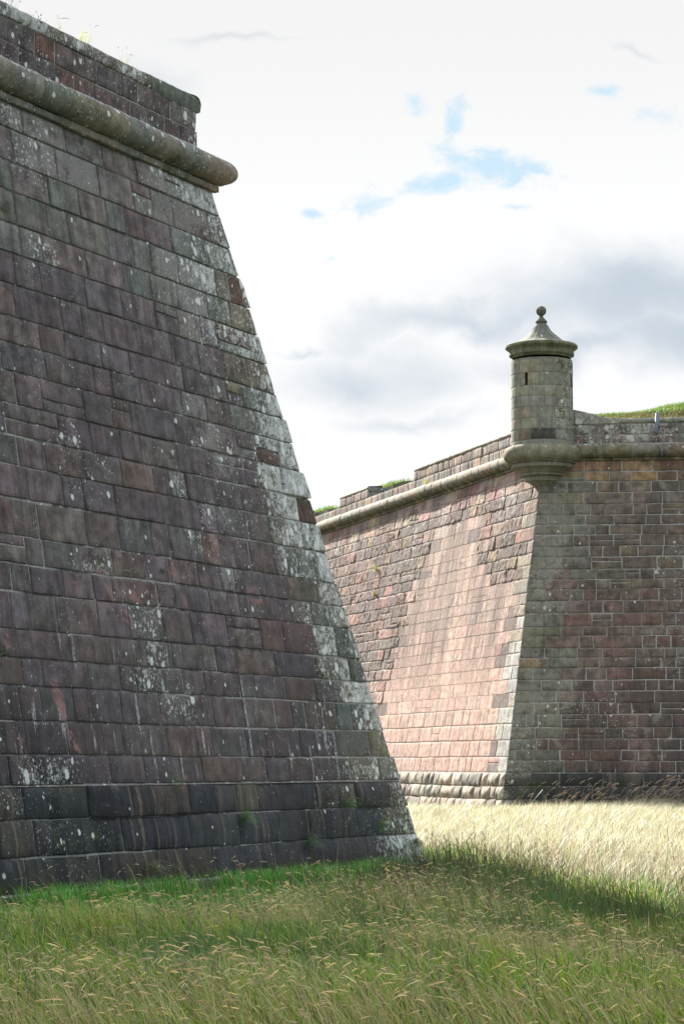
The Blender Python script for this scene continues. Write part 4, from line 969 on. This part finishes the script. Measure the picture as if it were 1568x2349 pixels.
# ------------------------------------------------------------------ plants growing on the walls
def tuft(name, base, nrm, label, cat, n=60, h=.14, spread=.05, cols=None, droop=-.3, up=.6, seed=0, group=None, wd=.005, dry=0, dryh=1., parent=None):
    r = np.random.default_rng(1000 + seed)
    n0 = n; base = np.array(base, float); mb = MB()
    a = r.uniform(-1.3, 1.3, n); tang = np.array([-nrm[1], nrm[0]])
    ox = r.normal(0, spread, n); oz = r.normal(0, spread * .6, n)
    V = np.zeros((n, 7, 3), np.float32); hh = h * r.uniform(.5, 1.15, n); kk = r.uniform(.3, 1, n)
    for i, t in enumerate((0, .4, .75, 1.)):
        out_ = hh * kk * t * .8; side = np.sin(a) * hh * t * .7; vz = hh * (up * t + droop * t * t)
        P_ = base[None] + np.stack([nrm[0] * out_ + tang[0] * (side + ox), nrm[1] * out_ + tang[1] * (side + ox), vz + oz], -1)
        wv_ = np.stack([tang[0] * np.cos(a), tang[1] * np.cos(a), np.sin(a)], -1) * wd * .5 * (1 - t * .6)
        if i < 3: V[:, 2 * i] = P_ - wv_; V[:, 2 * i + 1] = P_ + wv_
        else: V[:, 6] = P_
    b = (np.arange(n) * 7)[:, None]
    Q = np.concatenate([b + np.array([[0, 1, 3, 2]]), b + np.array([[2, 3, 5, 4]])]); T = b + np.array([[4, 5, 6]])
    c = palette(r, n, cols or [(.06, .17, .03), (.09, .22, .04), (.14, .18, .06)], [2, 2, 1])
    mb.add(V.reshape(-1, 3), q=Q, t=T, tint=np.concatenate([np.repeat(c[:, None], 7, 1), np.ones((n, 7, 1))], -1).reshape(-1, 4))
    root = thing(name, label, cat, tuple(base), group)
    rel(mb.build('blades', M_GRASS), root)
    if dry:
        mb = MB(); x = base[0] + nrm[0] * .03 + r.normal(0, .03, dry); y = base[1] + nrm[1] * .03 + r.normal(0, .03, dry)
        tip = blades(mb, x, y, np.full(dry, base[2]), r.uniform(.35, .6, dry) * dryh, np.full(dry, .003), nrm[0] * r.uniform(0, .3, dry) + tang[0] * r.normal(.0, .5, dry), nrm[1] * r.uniform(0, .3, dry) + tang[1] * r.normal(0, .5, dry), palette(r, dry, [(.32, .26, .14), (.2, .16, .09)], [1, 1]), seed, bend=1.3)
        heads(mb, tip, r.normal(0, .5, dry), 0 * x, r.uniform(.2, 1, dry), r.uniform(.06, .1, dry), np.full(dry, .004), palette(r, dry, [(.42, .34, .2)], [1]))
        rel(mb.build('dry_stems', M_GRASS), root)
    return root
def NW(u, z, w=.0): s_ = u + float(NB.smin(0, z, 0)); return FN[0](np.array(s_), np.array(z), np.array(w))
nN = NB.n[0]
tuft('grass_tuft', NW(5.54, 1.10, .05), nN, 'low green tuft with pink stains above it, sprouting on the plinth ledge', 'wall plant', 70, .10, .10, seed=1, dry=6, group='plants rooted in the near wall')
tuft('grass_tuft', NW(4.36, .72, .06), nN, 'hanging green tuft in a joint halfway up the plinth, left of the dry stems', 'wall plant', 110, .24, .05, seed=2, droop=-1.0, dry=7, group='plants rooted in the near wall')
tuft('grass_tuft', NW(6.61, .26, .06), nN, 'spiky tuft with red brown dead leaves low on the black stained plinth', 'wall plant', 110, .22, .05, seed=3, droop=-.75, cols=[(.10, .17, .05), (.20, .15, .07), (.08, .18, .04)], group='plants rooted in the near wall')
tuft('grass_tuft', NW(3.02, .42, .06), nN, 'dark drooping tuft just above the lawn in the middle of the plinth', 'wall plant', 110, .25, .06, seed=4, droop=-1.0, dry=8, cols=[(.05, .11, .04), (.08, .14, .05)], group='plants rooted in the near wall')
tuft('grass_tuft', NW(1.72, .82, .06), nN, 'bright green tuft below the plinth top near the salient corner', 'wall plant', 90, .17, .05, seed=5, droop=-.7, dry=3, group='plants rooted in the near wall')
tuft('grass_tuft', NW(1.02, .54, .06), nN, 'leafy green clump nearest the salient corner of the dark bastion', 'wall plant', 120, .15, .07, seed=6, dry=10, group='plants rooted in the near wall')
tuft('moss_clump', NW(4.26, 3.30, .0), nN, 'dark moss clump in a joint under the reddish block at mid height', 'wall plant', 60, .06, .03, seed=7, cols=[(.03, .07, .02), (.06, .10, .02)], group='plants rooted in the near wall')
tuft('moss_clump', NW(1.69, 3.54, .0), nN, 'yellow green moss clump on a brown block near the lichened edge', 'wall plant', 50, .05, .025, seed=8, cols=[(.12, .14, .03), (.06, .08, .02)], group='plants rooted in the near wall')
tuft('moss_clump', NW(5.1, 6.79, .0), nN, 'small moss clump in a high joint at the left border of the picture', 'wall plant', 50, .05, .03, seed=9, cols=[(.08, .12, .02)], group='plants rooted in the near wall')
tuft('grass_tuft', NW(.26, .33, .06), nN, 'straggling tuft hanging on the outermost corner stone above the footing', 'wall plant', 90, .2, .04, seed=10, droop=-1.1, cols=[(.07, .12, .03), (.14, .13, .06)], group='plants rooted in the near wall')
tuft('moss_clump', NW(7.86, 2.31, .0), nN, 'mossy green cushion at the left border, two courses above the pink stain', 'wall plant', 90, .07, .06, seed=11, cols=[(.07, .12, .03)], group='plants rooted in the near wall')
def TOP(u, back=-.19, z=9.10): s_ = u + float(NB.smin(0, 8.9, 0)); return FN[0](np.array(s_), np.array(z), np.array(back))
tuft('grass_tuft', TOP(2.55), nN, 'pale grass tuft on the middle of the high coping', 'wall plant', 46, .13, .06, seed=12, up=1, droop=-.1, cols=[(.3, .32, .14), (.18, .26, .08)], dry=3, dryh=.35, group='plants on the high coping')
tuft('grass_tuft', TOP(1.72), nN, 'thin wispy stems on the coping nearest its rounded corner stone', 'wall plant', 14, .10, .05, seed=13, up=1, droop=-.1, cols=[(.2, .18, .1)], dry=4, dryh=.35, group='plants on the high coping')
tuft('grass_tuft', TOP(3.05), nN, 'crossed thin stems on the coping between the harebells and the pale tuft', 'wall plant', 14, .09, .05, seed=14, up=1, droop=-.1, cols=[(.2, .18, .1)], dry=4, dryh=.35, group='plants on the high coping')
def harebell(u, n, label, seed, h=.16):
    r = np.random.default_rng(seed); b = TOP(u); root = thing('harebell', label, 'wildflower', tuple(b), 'harebells on the high coping')
    mb = MB(); x = b[0] + r.normal(0, .08, n) * -NB.e[0][0] * 1.5; y = b[1] + r.normal(0, .08, n) * 1.5
    x = b[0] + (t_ := r.normal(0, .10, n)) * NB.e[0][0]; y = b[1] + t_ * NB.e[0][1]
    tip = blades(mb, x, y, np.full(n, b[2] - .01), r.uniform(.5, 1.1, n) * h, np.full(n, .003), r.normal(0, .3, n), r.normal(0, .3, n), palette(r, n, [(.10, .12, .05)], [1]), seed)
    x2 = b[0] + (t_ := r.normal(0, .09, 60)) * NB.e[0][0]; y2 = b[1] + t_ * NB.e[0][1]
    blades(mb, x2, y2, np.full(60, b[2] - .01), r.uniform(.3, .9, 60) * h * .5, np.full(60, .004), r.normal(0, .4, 60), r.normal(0, .4, 60), palette(r, 60, [(.12, .18, .05), (.2, .2, .1)], [1, 1]), seed + 1)
    rel(mb.build('stems', M_GRASS), root)
    for i in range(n):
        mb = MB(); heads(mb, tip[i:i + 1], r.normal(0, .5, 1), np.zeros(1), r.normal(0, .3, 1), r.uniform(.02, .03, 1), np.full(1, .010), palette(r, 1, [(.16, .10, .42), (.10, .06, .30)], [1, 1])); rel(mb.build('bell', M_GRASS), root)
harebell(3.95, 14, 'taller harebell clump with purple bells on the coping at the upper left', 61)
harebell(3.45, 11, 'sparser harebell clump lower down the coping, right of the taller one', 62, .11)
def FL(u, z, w): s_ = u + float(FB.smin(0, z, 0)); return FF[0](np.array(s_), np.array(z), np.array(w))
tuft('grass_tuft', FL(11.77, 6.45, .02), FB.n[0], 'small yellow green tuft high on the sunlit pink face', 'wall plant', 60, .20, .06, seed=21, wd=.012, droop=-.8, cols=[(.3, .3, .08), (.2, .25, .06)], group='plants rooted in the far wall')
tuft('grass_tuft', FL(11.57, 5.75, .02), FB.n[0], 'small rusty orange tuft lower on the sunlit pink face', 'wall plant', 50, .16, .05, seed=22, wd=.012, droop=-.8, cols=[(.35, .18, .06), (.2, .2, .05)], group='plants rooted in the far wall')
tuft('grass_tuft', FL(8.1, 8.36, .03), FB.n[0], 'yellow flowering sprig on top of the sunlit cordon', 'wall plant', 50, .12, .06, seed=23, wd=.012, up=1, droop=-.2, cols=[(.45, .42, .06), (.3, .35, .08)], group='plants rooted in the far wall')
def FRt(s_, z, w): return FF[1](np.array(s_), np.array(z), np.array(w))
tuft('moss_clump', FRt(1.86, 8.34, .02), FB.n[1], 'dark green moss clump where the cordon top meets the turret, beside a black joint', 'wall plant', 60, .06, .03, seed=24, wd=.01, cols=[(.03, .08, .02)], group='plants rooted in the far wall')
tuft('moss_clump', FRt(2.42, 7.97, .06), FB.n[1], 'dark green moss clump under the shaded cordon', 'wall plant', 60, .06, .03, seed=25, wd=.01, cols=[(.03, .08, .02)], group='plants rooted in the far wall')
print('verts', sum(len(o.data.vertices) for o in bpy.data.objects if o.type == 'MESH'))
